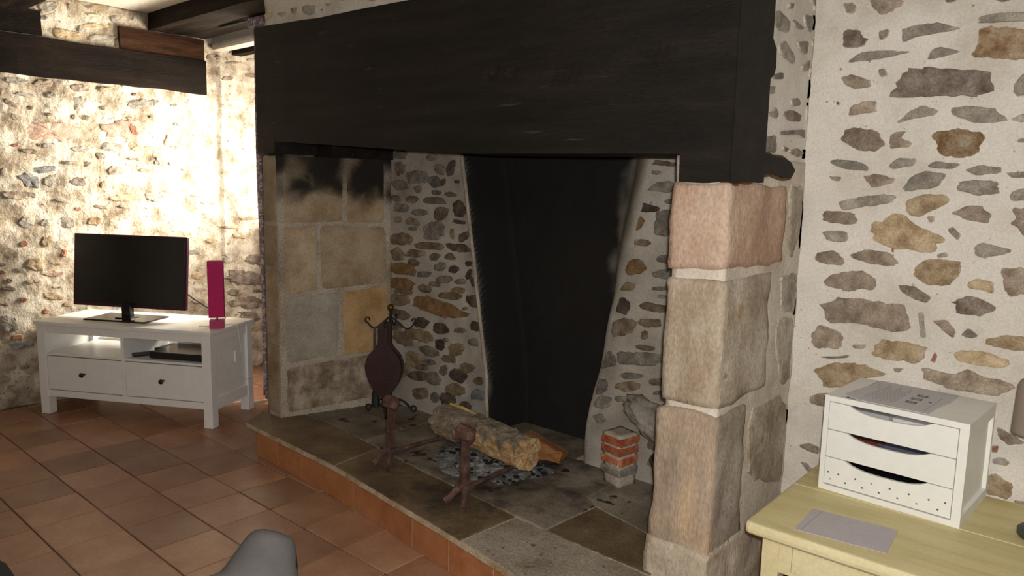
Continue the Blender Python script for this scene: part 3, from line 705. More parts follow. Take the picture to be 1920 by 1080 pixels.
g 1366 526 1341 500 1313 498 1288 537 1289 584 1307 596 1339 602 1370 567
g 1385 524 1379 501 1363 483 1351 495 1350 533 1348 574 1365 577 1377 555
r 1405 444 1403 431 1375 432 1351 444 1349 458 1357 468 1378 465 1394 462
b 1457 209 1443 201 1422 204 1408 216 1404 237 1418 241 1439 242 1455 226
b 1434 232 1422 225 1397 231 1379 245 1382 260 1410 266 1429 264 1440 246
g 1360 251 1349 243 1328 244 1308 257 1308 266 1314 278 1349 275 1365 265
s 1460 383 1413 374 1365 374 1329 393 1326 415 1368 426 1421 425 1461 398
g 1322 176 1302 165 1271 178 1259 194 1264 217 1292 225 1310 216 1327 193
g 1407 105 1352 103 1304 115 1276 131 1270 150 1310 153 1376 144 1395 123
b 1392 752 1377 745 1350 750 1314 762 1318 775 1333 783 1356 779 1383 765
g 1450 859 1421 859 1403 863 1389 875 1391 883 1412 886 1442 880 1449 866
t 1707 619 1684 611 1660 616 1638 626 1648 639 1664 644 1691 642 1707 630
b 1348 656 1328 653 1311 658 1296 666 1298 678 1320 678 1339 676 1344 665
g 2565 911 2528 909 2490 911 2470 926 2475 943 2513 946 2545 948 2571 931
g 2852 845 2809 826 2766 837 2745 853 2744 889 2796 910 2842 905 2861 877
t 2592 730 2568 720 2523 724 2491 742 2497 767 2530 775 2563 776 2600 749
d 3061 825 3030 797 2979 800 2910 819 2899 861 2922 888 2998 884 3059 864
d 3080 649 2959 644 2812 671 2752 719 2796 773 2860 780 3003 744 3054 705
d 2853 578 2817 573 2773 584 2761 602 2772 626 2801 632 2856 622 2860 602
d 3034 591 3020 581 2991 584 2962 589 2960 606 2969 616 2991 616 3019 605
d 3057 486 3004 449 2899 463 2771 495 2773 525 2829 564 2910 572 3032 534
b 2611 632 2578 626 2526 632 2517 646 2515 659 2545 661 2586 655 2609 644
t 2875 1094 2829 1090 2748 1096 2704 1107 2722 1114 2767 1115 2852 1112 2889 1104
o 3049 1167 3016 1160 2959 1158 2890 1159 2872 1170 2906 1181 2955 1185 3038 1179
b 2588 554 2556 543 2516 546 2494 559 2498 568 2520 577 2554 578 2593 568
d 3010 383 2988 357 2898 374 2824 395 2814 431 2850 446 2939 443 3001 412
b 3032 290 2994 270 2946 281 2912 294 2911 325 2945 334 3005 331 3030 313
t 2724 1002 2691 991 2646 990 2617 998 2611 1008 2625 1019 2673 1020 2715 1014
t 2943 1015 2899 1011 2847 1021 2813 1032 2823 1047 2845 1054 2906 1046 2956 1031
d 2792 2414 2776 2403 2718 2405 2680 2409 2674 2422 2703 2434 2743 2433 2787 2426
d 2775 2343 2748 2328 2708 2322 2680 2337 2674 2352 2704 2367 2742 2369 2783 2362
b 2913 2392 2899 2382 2858 2381 2825 2385 2830 2394 2838 2401 2872 2403 2906 2402
b 2893 2322 2867 2312 2837 2307 2802 2305 2799 2311 2809 2319 2854 2330 2888 2331
b 2842 2196 2821 2188 2791 2185 2771 2189 2779 2206 2798 2215 2835 2217 2853 2210
b 3061 2237 3019 2229 2964 2230 2938 2240 2951 2254 2983 2259 3036 2258 3074 2251
t 2935 2325 2916 2316 2895 2312 2873 2313 2874 2322 2882 2328 2915 2333 2930 2331
o 3069 2224 3055 2188 3035 2181 3032 2212 3038 2252 3054 2284 3070 2285 3082 2269
b 3056 2361 3039 2354 2997 2349 2966 2351 2970 2360 2993 2367 3022 2372 3061 2370
""",
'jamb': """
t 2117 1583 2461 1597 2450 1241 2109 1234
t 2480 1598 2686 1614 2686 1235 2477 1234
t 2111 1215 2312 1220 2314 865 2110 848
k 2333 1220 2694 1209 2701 887 2336 867
s 2110 838 2428 843 2417 492 2095 467
o 2449 851 2709 871 2708 488 2450 484
m 2098 447 2708 476 2708 222 2106 192
""",
}

def outlines(key):
    for ln in STONES[key].strip().split('\n'):
        f = ln.split(); v = [int(t)/1000 for t in f[1:]]
        yield f[0], list(zip(v[::2], v[1::2]))

# ------------------------------------------------------------------ room
XL, YB, XR, YF, ZC = -5.29, 2.73, 2.2, -2.6, 2.57
pl_back = lambda u, v, h: (u, YB-h, v)
pl_left = lambda u, v, h: (XL+h, u, v)
pl_side = lambda u, v, h: (-0.965+h, u, v)
pl_breast = lambda u, v, h: (u, 2.12-h, v)

# floor: tiles laid one by one in the part in view
TX0, TY0, TPX, TPY = -2.83, 0.88, 0.268, 0.2575
floor = tag(obj('floor', bx(XL-.3, XR, YF, 3.3, -.12, -.005), M['grout']), 'terracotta tiled floor', kind='structure')
def front_y(x):
    T = ((-3.6, 1.945), (-3.55, 1.945), (-2.67, 1.903), (-1.75, 1.79), (-1.47, 1.745), (-.9, 1.67))
    for a, b in zip(T, T[1:]):
        if a[0] <= x <= b[0]: return a[1]+(b[1]-a[1])*(x-a[0])/(b[0]-a[0])
    return T[0][1] if x < T[0][0] else T[-1][1]
rest = BM(); ntile = 0
for i in range(-10, 19):
    for j in range(-14, 10):
        x0 = TX0+i*TPX; y0 = TY0+j*TPY; x1 = x0+TPX; y1 = y0+TPY
        x0c = max(x0, XL); x1c = min(x1, XR)
        if x1c-x0c < .02: continue
        y1c = y1
        inh = -3.49 < (x0+x1)/2 < -.9
        if inh and y0 > front_y((x0+x1)/2)+.03: continue
        if inh: y1c = min(y1, front_y((x0+x1)/2)+.06)
        if (x0+x1)/2 > -1.0 and y1 > YB: y1c = min(y1, YB)
        if y1 > 3.25: y1c = min(y1, 3.25)
        if y1c-y0 < .02 or y0 < YF: continue
        g = .0028
        seen = (y0 > -.2 and x1 < -1.1) and not (y0 < .3 and x0 > -2.4)
        dz = random.uniform(-.0008, .0008)
        if seen and ntile < 290:
            b = bx(x0c+g, x1c-g, y0+g, y1c-g, -.012, dz, bevel=.002, seg=1)
            obj('tile', b, M['tile'], floor); ntile += 1
        else: box(rest, x0c+g, x1c-g, y0+g, y1c-g, -.012, dz)
tag(obj('tile_field', rest, M['tile'], floor), kind='stuff')

ceiling = tag(obj('ceiling', bx(XL-.3, XR, YF, 3.3, ZC, ZC+.1), M['white_ceiling']), 'white plaster ceiling between beams', kind='structure')
# back wall, right of the fireplace
wb = grid_bm(span(-1.11, .5, .014)+span(.6, XR, .1), span(0, ZC, .02), pl_back, .006, 7, thick=(0, .45, 0), amp2=.0015)
wall_back = tag(obj('wall_back', wb, M['mortar'], smooth=True), 'white pointed rubble stone wall behind the yellow table', kind='structure')
for c, P in outlines('wall_back'):
    if max(p[0] for p in P) > .6: P = [(min(p[0], .6), p[1]) for p in P]
    obj('stone', stone_bm(P, lambda u, v, h: (u, YB-.004-h, v), .0045, n=44, rag=.10, rough=.5), ST[c], wall_back)
# more of the same wall to the right, out of the photograph's frame
random.seed(11)
for k in range(34):
    u = random.uniform(.25, 2.1); v = .12+(k % 12)*.2+random.uniform(-.03, .03); w = random.uniform(.06, .16); hh = random.uniform(.03, .06)
    if u < .32: continue
    P = [(u+w/2*math.cos(t*.7854)*random.uniform(.8, 1.1), v+hh*math.sin(t*.7854)*random.uniform(.8, 1.1)) for t in range(8)]
    obj('stone', stone_bm(P, lambda u, v, h: (u, YB-.004-h, v), .0045, n=18, rag=.05), ST[random.choice('gbgtb')], wall_back)
# left wall, running on as the window reveal
def place_left(u, v, h):
    r = max(0, u-2.74)
    return (XL+h+r*.16+(.018 if u > 2.755 else 0), u, v)
wl = grid_bm(span(YF, 1.1, .12)+span(1.14, 3.3, .012), span(0, ZC, .014), place_left, .016, 6, thick=(-.3, 0, 0), amp2=.006)
wall_left = tag(obj('wall_left', wl, M['mortar_left'], smooth=True), 'roughly pointed rubble stone wall behind the television', kind='structure')
for c, P in outlines('wall_left'):
    cu = sum(p[0] for p in P)/len(P); cv = sum(p[1] for p in P)/len(P)
    if cu > 3.12: continue
    d = .016*fbm((cu, cv, 3.1), 6, 3)
    obj('stone', stone_bm(P, lambda u, v, h: place_left(u, v, d+h+.001), .008, n=34, rag=.17, rough=.7, smear=.9), ST[c], wall_left)
# walls behind the camera
tag(obj('wall_right', bx(XR, XR+.1, YF, YB+.45, 0, ZC), M['mortar']), 'plain plastered wall outside the view', kind='structure')
tag(obj('wall_front', bx(XL-.3, XR, YF-.1, YF, 0, ZC), M['mortar']), 'plain plastered wall outside the view', kind='structure')
# wall around the window recess
ww = BM()
box(ww, XL-.3, -3.6, 2.735, 3.3, 2.405, ZC)          # over the recess
box(ww, -3.86, -3.47, 2.735, 3.3, 0, 2.41)           # between recess and fireplace
box(ww, XL-.3, -3.86, 3.04, 3.3, 0, 1.13)             # under the window
box(ww, XL-.3, -5.2, 3.12, 3.3, 1.0, 2.41)
box(ww, -5.2, -3.86, 3.12, 3.3, 2.05, 2.41)
box(ww, -3.6, -.97, 3.06, 3.3, 0, ZC)
box(ww, XL-.3, XL-.05, YF, 3.3, 0, ZC)
tag(obj('wall_window', ww, M['mortar']), 'thick wall holding the window recess beside the fireplace', kind='structure')
# lintel strip: pale plaster lip and dark wooden lintel board behind it
tag(obj('trim_1', bx(-5.27, -3.86, 2.70, 2.80, 2.385, 2.44, bevel=.02), M['white_ceiling']), 'pale rounded plaster lip over the window recess', kind='structure')
tag(obj('trim_2', bx(-5.2, -3.86, 2.82, 2.90, 2.365, 2.405, bevel=.005), M['oak_dark']), 'dark lintel board inside the window recess', kind='structure')
win = tag(empty('window_1', (-4.43, 3.2, 1.0)), 'casement window deep in the recess left of the fireplace', kind='structure')
wf = BM()
box(wf, -5.2, -3.86, 3.16, 3.22, 1.13, 1.17); box(wf, -5.2, -3.86, 3.16, 3.22, 2.0, 2.05)
for x in (-5.2, -4.55, -3.90): box(wf, x, x+.04, 3.16, 3.22, 1.17, 2.0)
obj('window_frame', wf, M['frame_paint'], win)
for a, b in ((-5.16, -4.55), (-4.51, -3.90)): obj('pane', bx(a, b, 3.185, 3.191, 1.17, 2.0), M['glass'], win)

# ------------------------------------------------------------------ beams
def rough_beam(bm, x0, x1, y0, y1, z0, z1, nx=1, ny=1, nzz=1, amp=.006, seed=0):
    r = bmesh.ops.create_cube(bm, size=1)
    vs = r['verts']
    for v in vs: v.co = Vector(((x0+x1)/2+v.co.x*(x1-x0), (y0+y1)/2+v.co.y*(y1-y0), (z0+z1)/2+v.co.z*(z1-z0)))
    es = list(set(e for v in vs for e in v.link_edges))
    def cut(ax, n):
        if n < 2: return
        ed = [e for e in bm.edges if e.is_valid and abs((e.verts[0].co-e.verts[1].co)[ax]) > 1e-4 and all(abs((e.verts[0].co-e.verts[1].co)[o]) < 1e-4 for o in range(3) if o != ax)]
        bmesh.ops.subdivide_edges(bm, edges=ed, cuts=n-1, use_grid_fill=True)
    cut(0, nx); cut(1, ny); cut(2, nzz)
    for v in bm.verts:
        d = Vector((fbm(v.co, 4, 2), fbm(v.co+Vector((9, 3, 1)), 4, 2), fbm(v.co+Vector((1, 7, 2)), 4, 2)))
        v.co += d*amp
    return bm
cb = obj('ceiling_beam', rough_beam(BM(), XL-.02, XR, 2.27, 2.66, 2.462, 2.60, 60, 4, 2), M['oak_ceiling'])
tag(cb, 'dark oak ceiling beam above the fireplace and window recess', 'beam', 'ceiling beams')
cb2 = obj('ceiling_beam', rough_beam(BM(), XL-.02, XR, 1.12, 1.53, 2.45, 2.60, 60, 4, 2), M['oak_ceiling'])
tag(cb2, 'dark oak ceiling beam entering the wall in the top left corner', 'beam', 'ceiling beams')
o = obj('corbel_block', rough_beam(BM(), XL-.02, XL+.025, 1.18, 1.615, 2.315, 2.462, 1, 6, 3), M['oak_dark']); tag(o, 'dark wooden bearing block in the left wall at the top left corner', 'wooden block')
o = obj('corbel_block', rough_beam(BM(), XL-.02, XL+.022, 2.075, 2.65, 2.28, 2.452, 1, 6, 3), M['oak_red']); tag(o, 'reddish wooden bearing block on top of the wall beam', 'wooden block')
o = obj('wall_beam', rough_beam(BM(), XL-.03, XL+.03, .6, 2.655, 2.07, 2.305, 1, 40, 5, .008), M['oak_dark']); tag(o, 'long dark brown beam set flush in the left wall above the television', 'beam')

# ------------------------------------------------------------------ fireplace
fire = tag(empty('fireplace', (-2.3, 2.3, 0)), 'large open stone fireplace with blackened hood and raised hearth', 'fireplace')
SOOTN = lambda p, s=6: fbm(p, s, 3)
def sm(a, b, x):
    t = max(0, min(1, (x-a)/(b-a))); return t*t*(3-2*t)
# mantel beam: notched underside, ends reaching lower, embedded right end
def lerp_tab(T, x):
    for a, b in zip(T, T[1:]):
        if x <= b[0]: return a[1]+(b[1]-a[1])*max(0, (x-a[0])/(b[0]-a[0]))
    return T[-1][1]
BOT = [(-3.56, 1.598), (-3.397, 1.597), (-3.395, 1.655), (-3.0, 1.632), (-2.492, 1.602), (-2.1, 1.58), (-1.6, 1.570), (-1.109, 1.563), (-1.107, 1.478), (-1.03, 1.474), (-.945, 1.482)]
TOP = [(-3.56, 2.232), (-3.0, 2.208), (-2.0, 2.19), (-.945, 2.17)]
bm = BM(); R_ = []
for x in span(-3.56, -3.40, .03)+[-3.397, -3.395]+span(-3.37, -1.13, .03)+[-1.109, -1.107]+span(-1.09, -.945, .02):
    b_, t_ = lerp_tab(BOT, x), lerp_tab(TOP, x)
    ring = [(2.06, b_+(t_-b_)*k/16) for k in range(17)]+[(2.15, t_), (2.32, t_)]+[(2.32, b_), (2.25, b_), (2.15, b_)]
    r = []
    for y, z in ring:
        q = Vector((x, y, z)); am = .004 if y < 2.07 else .001
        # long drying split across the face
        sp_ = -.012*math.exp(-((z-(1.80+(x+1.95)*.10))/.008)**2) if -1.75 < x < -1.15 and y < 2.07 else 0
        r.append(bm.verts.new((x, y+am*fbm(q, 3, 3)+.0015*nz((x*2, 0, z*12), 3)-sp_, z+(.002*nz(q, 8)))))
    R_.append(r)
for a, b in zip(R_, R_[1:]):
    for k in range(len(a)): bm.faces.new((a[k], a[(k+1) % len(a)], b[(k+1) % len(a)], b[k]))
bm.faces.new(R_[0][::-1]); bm.faces.new(R_[-1])
beam = obj('mantel_beam', bm, M['oak_black'], fire)
beam['label'] = 'huge smoke blackened oak lintel'
# knot and splits on the lintel face
kb = BM(); bmesh.ops.create_icosphere(kb, subdivisions=4, radius=1)
for v in kb.verts:
    d = v.co.copy(); k = 1+.35*fbm(d, 1.6, 3)
    v.co = Vector((-1.86+d.x*.085*k+d.z*.02, 2.063+d.y*.012*k, 1.862+d.z*.026*k-d.x*.008))
obj('knot', kb, mat('knot wood', [(.008, .006, .004), (.022, .013, .009), (.07, .033, .018)], 26, 1.0, 60, .8, ramp=(.4, .72)), beam)
# ragged right end showing at the side of the pillar
pe = [(2.07, 1.562), (2.07, 2.20), (2.22, 2.20), (2.223, 2.025), (2.201, 1.99), (2.155, 1.959), (2.163, 1.934), (2.299, 1.945), (2.349, 1.904), (2.355, 1.86), (2.35, 1.822), (2.307, 1.8),
      (2.29, 1.75), (2.271, 1.715), (2.28, 1.68), (2.29, 1.651), (2.271, 1.614), (2.240, 1.578), (2.409, 1.57), (2.49, 1.566), (2.545, 1.552), (2.585, 1.53), (2.581, 1.512), (2.54, 1.502), (2.468, 1.499),
      (2.40, 1.512), (2.31, 1.505), (2.211, 1.482), (2.133, 1.474), (2.07, 1.478)]
PR = resample(pe, 90); PR = [(u+.007*nz((u, v, 1), 40)+.004*nz((u, v, 2), 120), v+.006*nz((u, v, 3), 45)) for u, v in PR]
obj('beam_end', prism(PR, lambda u, v, h: (-.985+h, u, v), 0, .041), M['oak_black'], beam)
cu = sum(p[0] for p in PR)/len(PR)
def outset(P, d):
    Q = []
    n = len(P)
    for i in range(n):
        a = Vector(P[i-1]); b = Vector(P[(i+1) % n]); t = (b-a).normalized(); nn = Vector((t.y, -t.x))
        k = d*(1+1.1*nz((P[i][0], P[i][1], 5), 60)); Q.append((P[i][0]-nn.x*k, P[i][1]-nn.y*k))
    return Q
area_ = sum(PR[i-1][0]*PR[i][1]-PR[i][0]*PR[i-1][1] for i in range(len(PR)))
rim = [p if p[0] > 2.12 else (max(p[0], 2.105), p[1]) for p in outset(PR, .008 if area_ < 0 else -.008)]
obj('rust_rim', prism(rim, lambda u, v, h: (-.985+h, u, v), 0, .034), M['rust_edge'], beam)

# masonry above and beside the beam
def noisy_box(x0, x1, y0, y1, z0, z1, st=.03, amp=.006, sc=8, soot=None):
    bm = BM(); lay = bm.verts.layers.float.new('soot')
    xs, ys, zs = span(x0, x1, st), span(y0, y1, st), span(z0, z1, st)
    D = {}
    def V(x, y, z):
        k = (round(x, 4), round(y, 4), round(z, 4))
        if k not in D:
            p = Vector((x, y, z)); q = p+Vector((fbm(p, sc, 3), fbm(p+Vector((5, 1, 2)), sc, 3), fbm(p+Vector((2, 8, 3)), sc, 2)*.5))*amp
            w = bm.verts.new(q); w[lay] = soot(w.co) if soot else 0; D[k] = w
        return D[k]
    def sheet(A, B, f):
        for a0, a1 in zip(A, A[1:]):
            for b0, b1 in zip(B, B[1:]): bm.faces.new((V(*f(a0, b0)), V(*f(a1, b0)), V(*f(a1, b1)), V(*f(a0, b1))))
    sheet(xs, zs, lambda a, b: (a, y0, b)); sheet(xs, zs, lambda a, b: (a, y1, b))
    sheet(ys, zs, lambda a, b: (x0, a, b)); sheet(ys, zs, lambda a, b: (x1, a, b))
    sheet(xs, ys, lambda a, b: (a, b, z0)); sheet(xs, ys, lambda a, b: (a, b, z1))
    return bm
breast = obj('chimney_breast', noisy_box(-3.56, -.965, 2.12, 2.72, 2.19, 2.465, .03), M['quoin_mortar'], fire, smooth=True)
for c, P in outlines('breast'):
    if max(p[1] for p in P) > 2.5: continue
    obj('stone', stone_bm(P, lambda u, v, h: (u, 2.119-h, v), .006, n=20, rag=.06), ST[c], breast)
breast2 = obj('chimney_breast', noisy_box(-3.56, -.965, 2.12, 2.26, 2.45, 2.57, .05), M['quoin_mortar'], fire, smooth=True)

pillar = obj('pillar', noisy_box(-1.135, -.959, 2.098, 2.74, -.012, 1.56, .022, .005), M['quoin_mortar'], fire, smooth=True)
pillar['label'] = 'right hand stone pier of the fireplace'
upper = obj('pillar_top', noisy_box(-1.135, -.965, 2.2, 2.74, 1.50, 2.57, .022, .004), M['mortar'], fire, smooth=True)
for c, P in outlines('side'):
    cv = sum(p[1] for p in P)/len(P)
    par = upper if cv > 1.53 else pillar
    mt = ST[c] if (max(p[1] for p in P)-min(p[1] for p in P)) < .2 else M['side_cream']
    obj('stone', stone_bm([(min(p[0], 2.705), p[1]) for p in P], (lambda u, v, h: (-.9605+h, u, v)) if par is upper else (lambda u, v, h: (-.9545+h, u, v)), .005, n=30, rag=.07, rough=.5), mt, par)
def quoin(x0, x1, y0, y1, z0, z1, m, seed, m2=None):
    bm = noisy_box(x0, x1, y0, y1, z0, z1, .022, .0)
    c = Vector(((x0+x1)/2, (y0+y1)/2, (z0+z1)/2)); H = Vector(((x1-x0)/2, (y1-y0)/2, (z1-z0)/2))
    for v in bm.verts:
        p = v.co-c
        # round the arrises, then roughen
        ex = [max(0, abs(p[i])-(H[i]-.012)) for i in range(3)]
        l = math.sqrt(sum(e*e for e in ex))
        if l > .012:
            for i in range(3): p[i] = math.copysign(min(abs(p[i]), H[i]-.012+ex[i]*.012/l), p[i])
        q = c+p
        s = Vector((seed, seed*2, 0))
        v.co = q+Vector((fbm(q+s, 7, 3)*.009+nz(q, 40)*.003, fbm(q-s, 7, 3)*.008+nz(q+s, 40)*.003, fbm(q+s*2, 6, 2)*.014))
    if m2:  # side face gets its own darker, greyer stone colour
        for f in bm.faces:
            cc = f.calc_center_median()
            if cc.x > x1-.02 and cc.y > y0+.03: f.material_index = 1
    return obj('stone_block', bm, [m, m2] if m2 else m, pillar, smooth=True)
quoin(-1.148, -.950, 2.085, 2.545, 1.205, 1.475, M['pink_quoin'], 1.3)
quoin(-1.150, -.950, 2.082, 2.47, .775, 1.178, M['cream_quoin'], 4.2, M['side_cream'])
quoin(-1.160, -.948, 2.075, 2.32, .25, .750, M['brown_quoin'], 7.7, M['side_grey'])
obj('stone_block', noisy_box(-1.172, -.940, 2.066, 2.55, -.005, .30, .02, .014), M['cream_quoin'], pillar, smooth=True)

# left jamb, squared blocks with soot under the lintel
def soot_jamb(p):
    t = sm(1.31, 1.47, p[2]+.12*fbm(p, 7, 3)-.01)
    return min(.97, t*(.55+.45*sm(-.3, .25, fbm(p, 5, 2)+.15)))
jb = noisy_box(-3.62, -3.475, 2.12, 2.74, .12, 1.60, .03, .004, soot=soot_jamb)
for v in jb.verts:
    if v.co.x > -3.55: v.co.x += (v.co.y-2.12)*.3115*min(1, (v.co.x+3.62)/.145)
jamb = obj('jamb', jb, M['plaster'], fire, smooth=True)
jamb['label'] = 'left hand jamb of squared stone blocks'
for c, P in outlines('jamb'):
    P = [(max(2.145, p[0]), p[1]) for p in P]
    P = [(min(2.725, p[0]), min(1.592, max(.178, p[1]))) for p in P]
    obj('stone_block', stone_bm(P, lambda u, v, h: (-3.474+(u-2.12)*.3115+h, u, v), .0035, n=56,
        rings=((1, -.6), (.985, .5), (.96, 1), (.85, 1), (.7, 1), (.55, 1), (.4, 1), (.2, 1)), rag=.012, rough=.35, soot=soot_jamb, cut=.03, smear=.9), SJ[c], jamb, smooth=False)
for z0, z1 in ((.18, .58), (.6, .98), (1.0, 1.22), (1.24, 1.592)):
    obj('stone_block', stone_bm([(-3.612, z0), (-3.485, z0), (-3.485, z1), (-3.612, z1)], lambda u, v, h: (u, 2.119-h, v), .006, n=36, rag=.012, cut=.03), SJ['t'], jamb)

# back wall of the hearth with the soot black flue recess
def edgeL(z): return -2.505 if z < .45 else -2.505-(z-.45)*.175
def edgeR(z): return -1.885+max(0, z-.35)*.235
def niche(u, v):
    L_ = edgeL(v)+.010*nz((1, v, 1), 6); R_ = edgeR(v)+.02*nz((1, v, 4), 4)
    wr = .09+.20*sm(.5, 1.4, v)
    a = sm(L_, L_+.035, u); b = 1-sm(R_-wr, R_, u)
    return -.28*a*b
def soot_back(p):
    u, v = p[0], p[2]; n = fbm((u, v, 2), 6, 3)
    L_ = edgeL(v)+.006*n; R_ = edgeR(v)-.04-.17*sm(.5, 1.4, v)+.05*n
    s = sm(L_-.014, L_+.003, u)*(1-sm(R_-.09, R_+.03, u))
    faint = .35*sm(-.16, 0, -(abs(u-(-2.2))-.42))*(.5+n)
    return max(0, min(.985, max(s, faint)))
bu = span(-3.5, -2.75, .03)[:-1]+span(-2.75, -2.44, .006)[:-1]+span(-2.44, -1.55, .014)+span(-1.53, -1.0, .03)
bw = grid_bm(bu, span(.12, 2.2, .02), lambda u, v, h: (u, 2.73-h-niche(u, v), v), .006, 8, soot=soot_back, thick=(0, .0001, 0) if False else None)
backw = obj('back_wall', bw, M['mortar_fire'], fire, smooth=True)
backw['label'] = 'rubble back wall with a soot black flue recess'
for c, P in outlines('fire_back'):
    # sits only on the flat masonry either side of the flue
    ok = all((p[0] < edgeL(p[1])-.004 or p[0] > edgeR(p[1])+.008) for p in P)
    if not ok:
        cxm = sum(p[0] for p in P)/len(P)
        P = [(min(p[0], edgeL(p[1])-.006), p[1]) if cxm < -2.2 else (max(p[0], edgeR(p[1])+.01), p[1]) for p in P]
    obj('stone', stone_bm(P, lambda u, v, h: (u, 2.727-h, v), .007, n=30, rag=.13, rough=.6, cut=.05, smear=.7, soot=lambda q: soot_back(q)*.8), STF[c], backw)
# pale plaster lip along the flue's left edge
lip = BM(); tube(lip, [(edgeL(z)-.004+.010*nz((1, z, 1), 6), 2.722, z) for z in span(.2, 1.62, .05)], .010, 8)
obj('plaster_lip', lip, M['plaster'], backw, smooth=True)
# hood closing the throat behind the lintel, left return and right inner face
hood = BM(); box(hood, -3.5, -1.1, 2.31, 2.36, 1.66, 2.2); box(hood, -3.5, -1.1, 2.31, 3.0, 2.12, 2.19)
box(hood, -3.60, -3.26, 2.31, 2.725, 1.588, 2.2); box(hood, -1.15, -1.0, 2.30, 2.74, 1.56, 2.2)
obj('hood', hood, M['oak_black'], fire)

# brick pier and boulder ledge in the right corner
pb_ = noisy_box(-.052, .052, -.052, .052, .165, .40, .02, .008)
for v in pb_.verts: v.co = Matrix.Translation((-1.645, 2.655, 0)) @ Matrix.Rotation(-.23, 4, 'Z') @ v.co
pier = obj('brick_pier', pb_, M['plaster'], fire, smooth=True)
def rbox(cx, cy, cz, w, d, h, rz, rx=0):
    b = bx(-w/2, w/2, -d/2, d/2, -h/2, h/2, bevel=.006, seg=2)
    m = Matrix.Translation((cx, cy, cz)) @ Matrix.Rotation(rz, 4, 'Z') @ Matrix.Rotation(rx, 4, 'X')
    for v in b.verts:
        v.co = m @ (v.co+Vector((nz(v.co+Vector((cx, cz, 0)), 30)*.004,)*3))
    return b
for k, z in enumerate((.235, .283, .330, .372)):
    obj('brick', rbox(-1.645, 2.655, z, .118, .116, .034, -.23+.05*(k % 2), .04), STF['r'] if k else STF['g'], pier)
bb = BM(); bmesh.ops.create_icosphere(bb, subdivisions=4, radius=1)
for v in bb.verts:
    d = v.co.copy(); k = 1+.22*fbm(d*1.5, 1.3, 3)+.05*fbm(d, 5, 2)
    p = Vector((d.x*.20*k, d.y*.10*k, d.z*.07*k)); p = Matrix.Rotation(.42, 3, 'Y') @ p
    v.co = Vector((-1.46, 2.70, .455))+p
obj('boulder', bb, ST['g'], fire, smooth=True)['label'] = 'grey boulder forming a ledge'
for px, pz, w in ((-1.50, .27, .1), (-1.40, .34, .09), (-1.36, .23, .1), (-1.52, .35, .07)):
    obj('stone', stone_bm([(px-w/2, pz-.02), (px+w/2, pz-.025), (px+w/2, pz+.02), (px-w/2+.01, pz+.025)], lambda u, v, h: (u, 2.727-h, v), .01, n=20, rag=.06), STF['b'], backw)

# hearth: core, riser tiles, slabs
ZH = .17
hearth = obj('hearth', bx(-3.44, -.97, 2.02, 2.86, 0, ZH-.02), M['plaster'], fire)
hearth['label'] = 'raised stone hearth with terracotta riser'
hc = BM(); cp = [(-3.469, 2.85), (-3.469, front_y(-3.46)+.0205)]+[(x, front_y(x)+.0205) for x in (-2.67, -1.75, -1.47, -.97)]+[(-.97, 2.85)]
prism(cp, lambda u, v, h: (u, v, h), -.003, ZH-.027, bm=hc); obj('hearth_core', hc, M['quoin_mortar'], hearth)
seams = [-3.47, -3.248, -3.03, -2.794, -2.562, -2.334, -2.103, -1.863, -1.60, -1.335, -1.07, -.97]
for a, b in zip(seams, seams[1:]):
    ya, yb_ = front_y(a)+.018, front_y(b)+.018; g = .0022
    P = [(a+g, ya), (b-g, yb_), (b-g, yb_+.014), (a+g, ya+.014)]
    obj('riser_tile', prism(P, lambda u, v, h: (u, v, h), .002, ZH-.029), M['riser'], hearth)
obj('riser_tile', bx(-3.472, -3.458, front_y(-3.47)+.02, 2.13, .002, ZH-.029), M['riser'], hearth)
def slab(P, m, edge=True, z=ZH):
    bm = BM(); n = len(P)
    Q = []
    for i in range(n):
        a = P[i]; b = P[(i+1) % n]; L_ = math.dist(a, b); k = max(1, int(L_/.03))
        for t in range(k):
            f = t/k; x = a[0]+(b[0]-a[0])*f; y = a[1]+(b[1]-a[1])*f
            j = .0025 if t else 0
            Q.append((x+j*nz((x, y, 1), 30), y+j*2*nz((x, y, 2), 30)))
    cx = sum(p[0] for p in Q)/len(Q); cy = sum(p[1] for p in Q)/len(Q)
    A = [bm.verts.new((x, y, z-.028)) for x, y in Q]; B_ = [bm.verts.new((x, y, z-.004)) for x, y in Q]
    C_ = [bm.verts.new((x+(cx-x)*.012, y+(cy-y)*.012, z)) for x, y in Q]
    n = len(Q)
    for i in range(n):
        j = (i+1) % n
        f = bm.faces.new((A[i], A[j], B_[j], B_[i])); f.material_index = 1
        f = bm.faces.new((B_[i], B_[j], C_[j], C_[i]))
    bm.faces.new(C_); bm.faces.new(A[::-1])
    return obj('slab', bm, [m, M['slab_edge']], hearth)
g = .0025
fy = front_y
slab([(-3.55, 1.945), (-3.1, fy(-3.1)), (-2.70-g, fy(-2.70)), (-2.735-g, 2.188), (-3.17, 2.235), (-3.475, 2.245), (-3.475, 2.11), (-3.66, 2.11)], M['slab_brown'])
slab([(-2.70+g, fy(-2.70)), (-2.2, fy(-2.2)), (-1.772-g, fy(-1.77)), (-1.750-g, 2.078), (-2.4, 2.14), (-2.735+g, 2.184)], M['slab_brown'])
slab([(-1.772+g, fy(-1.77)), (-1.47, fy(-1.47)), (-.95, fy(-.97)), (-.95, 2.04), (-1.59, 2.066), (-1.748+g, 2.074)], M['slab_light'])
slab([(-3.45, 2.25), (-3.17, 2.24), (-2.876-g, 2.208), (-2.86-g, 2.46), (-3.475, 2.50)], M['slab'])
slab([(-3.475, 2.505), (-2.86-g, 2.465), (-2.842-g, 2.75), (-3.475, 2.75)], M['slab'])
slab([(-2.876+g, 2.204), (-2.735, 2.192), (-2.40, 2.145), (-2.15-g, 2.12), (-2.13-g, 2.75), (-2.842+g, 2.75)], M['slab'])
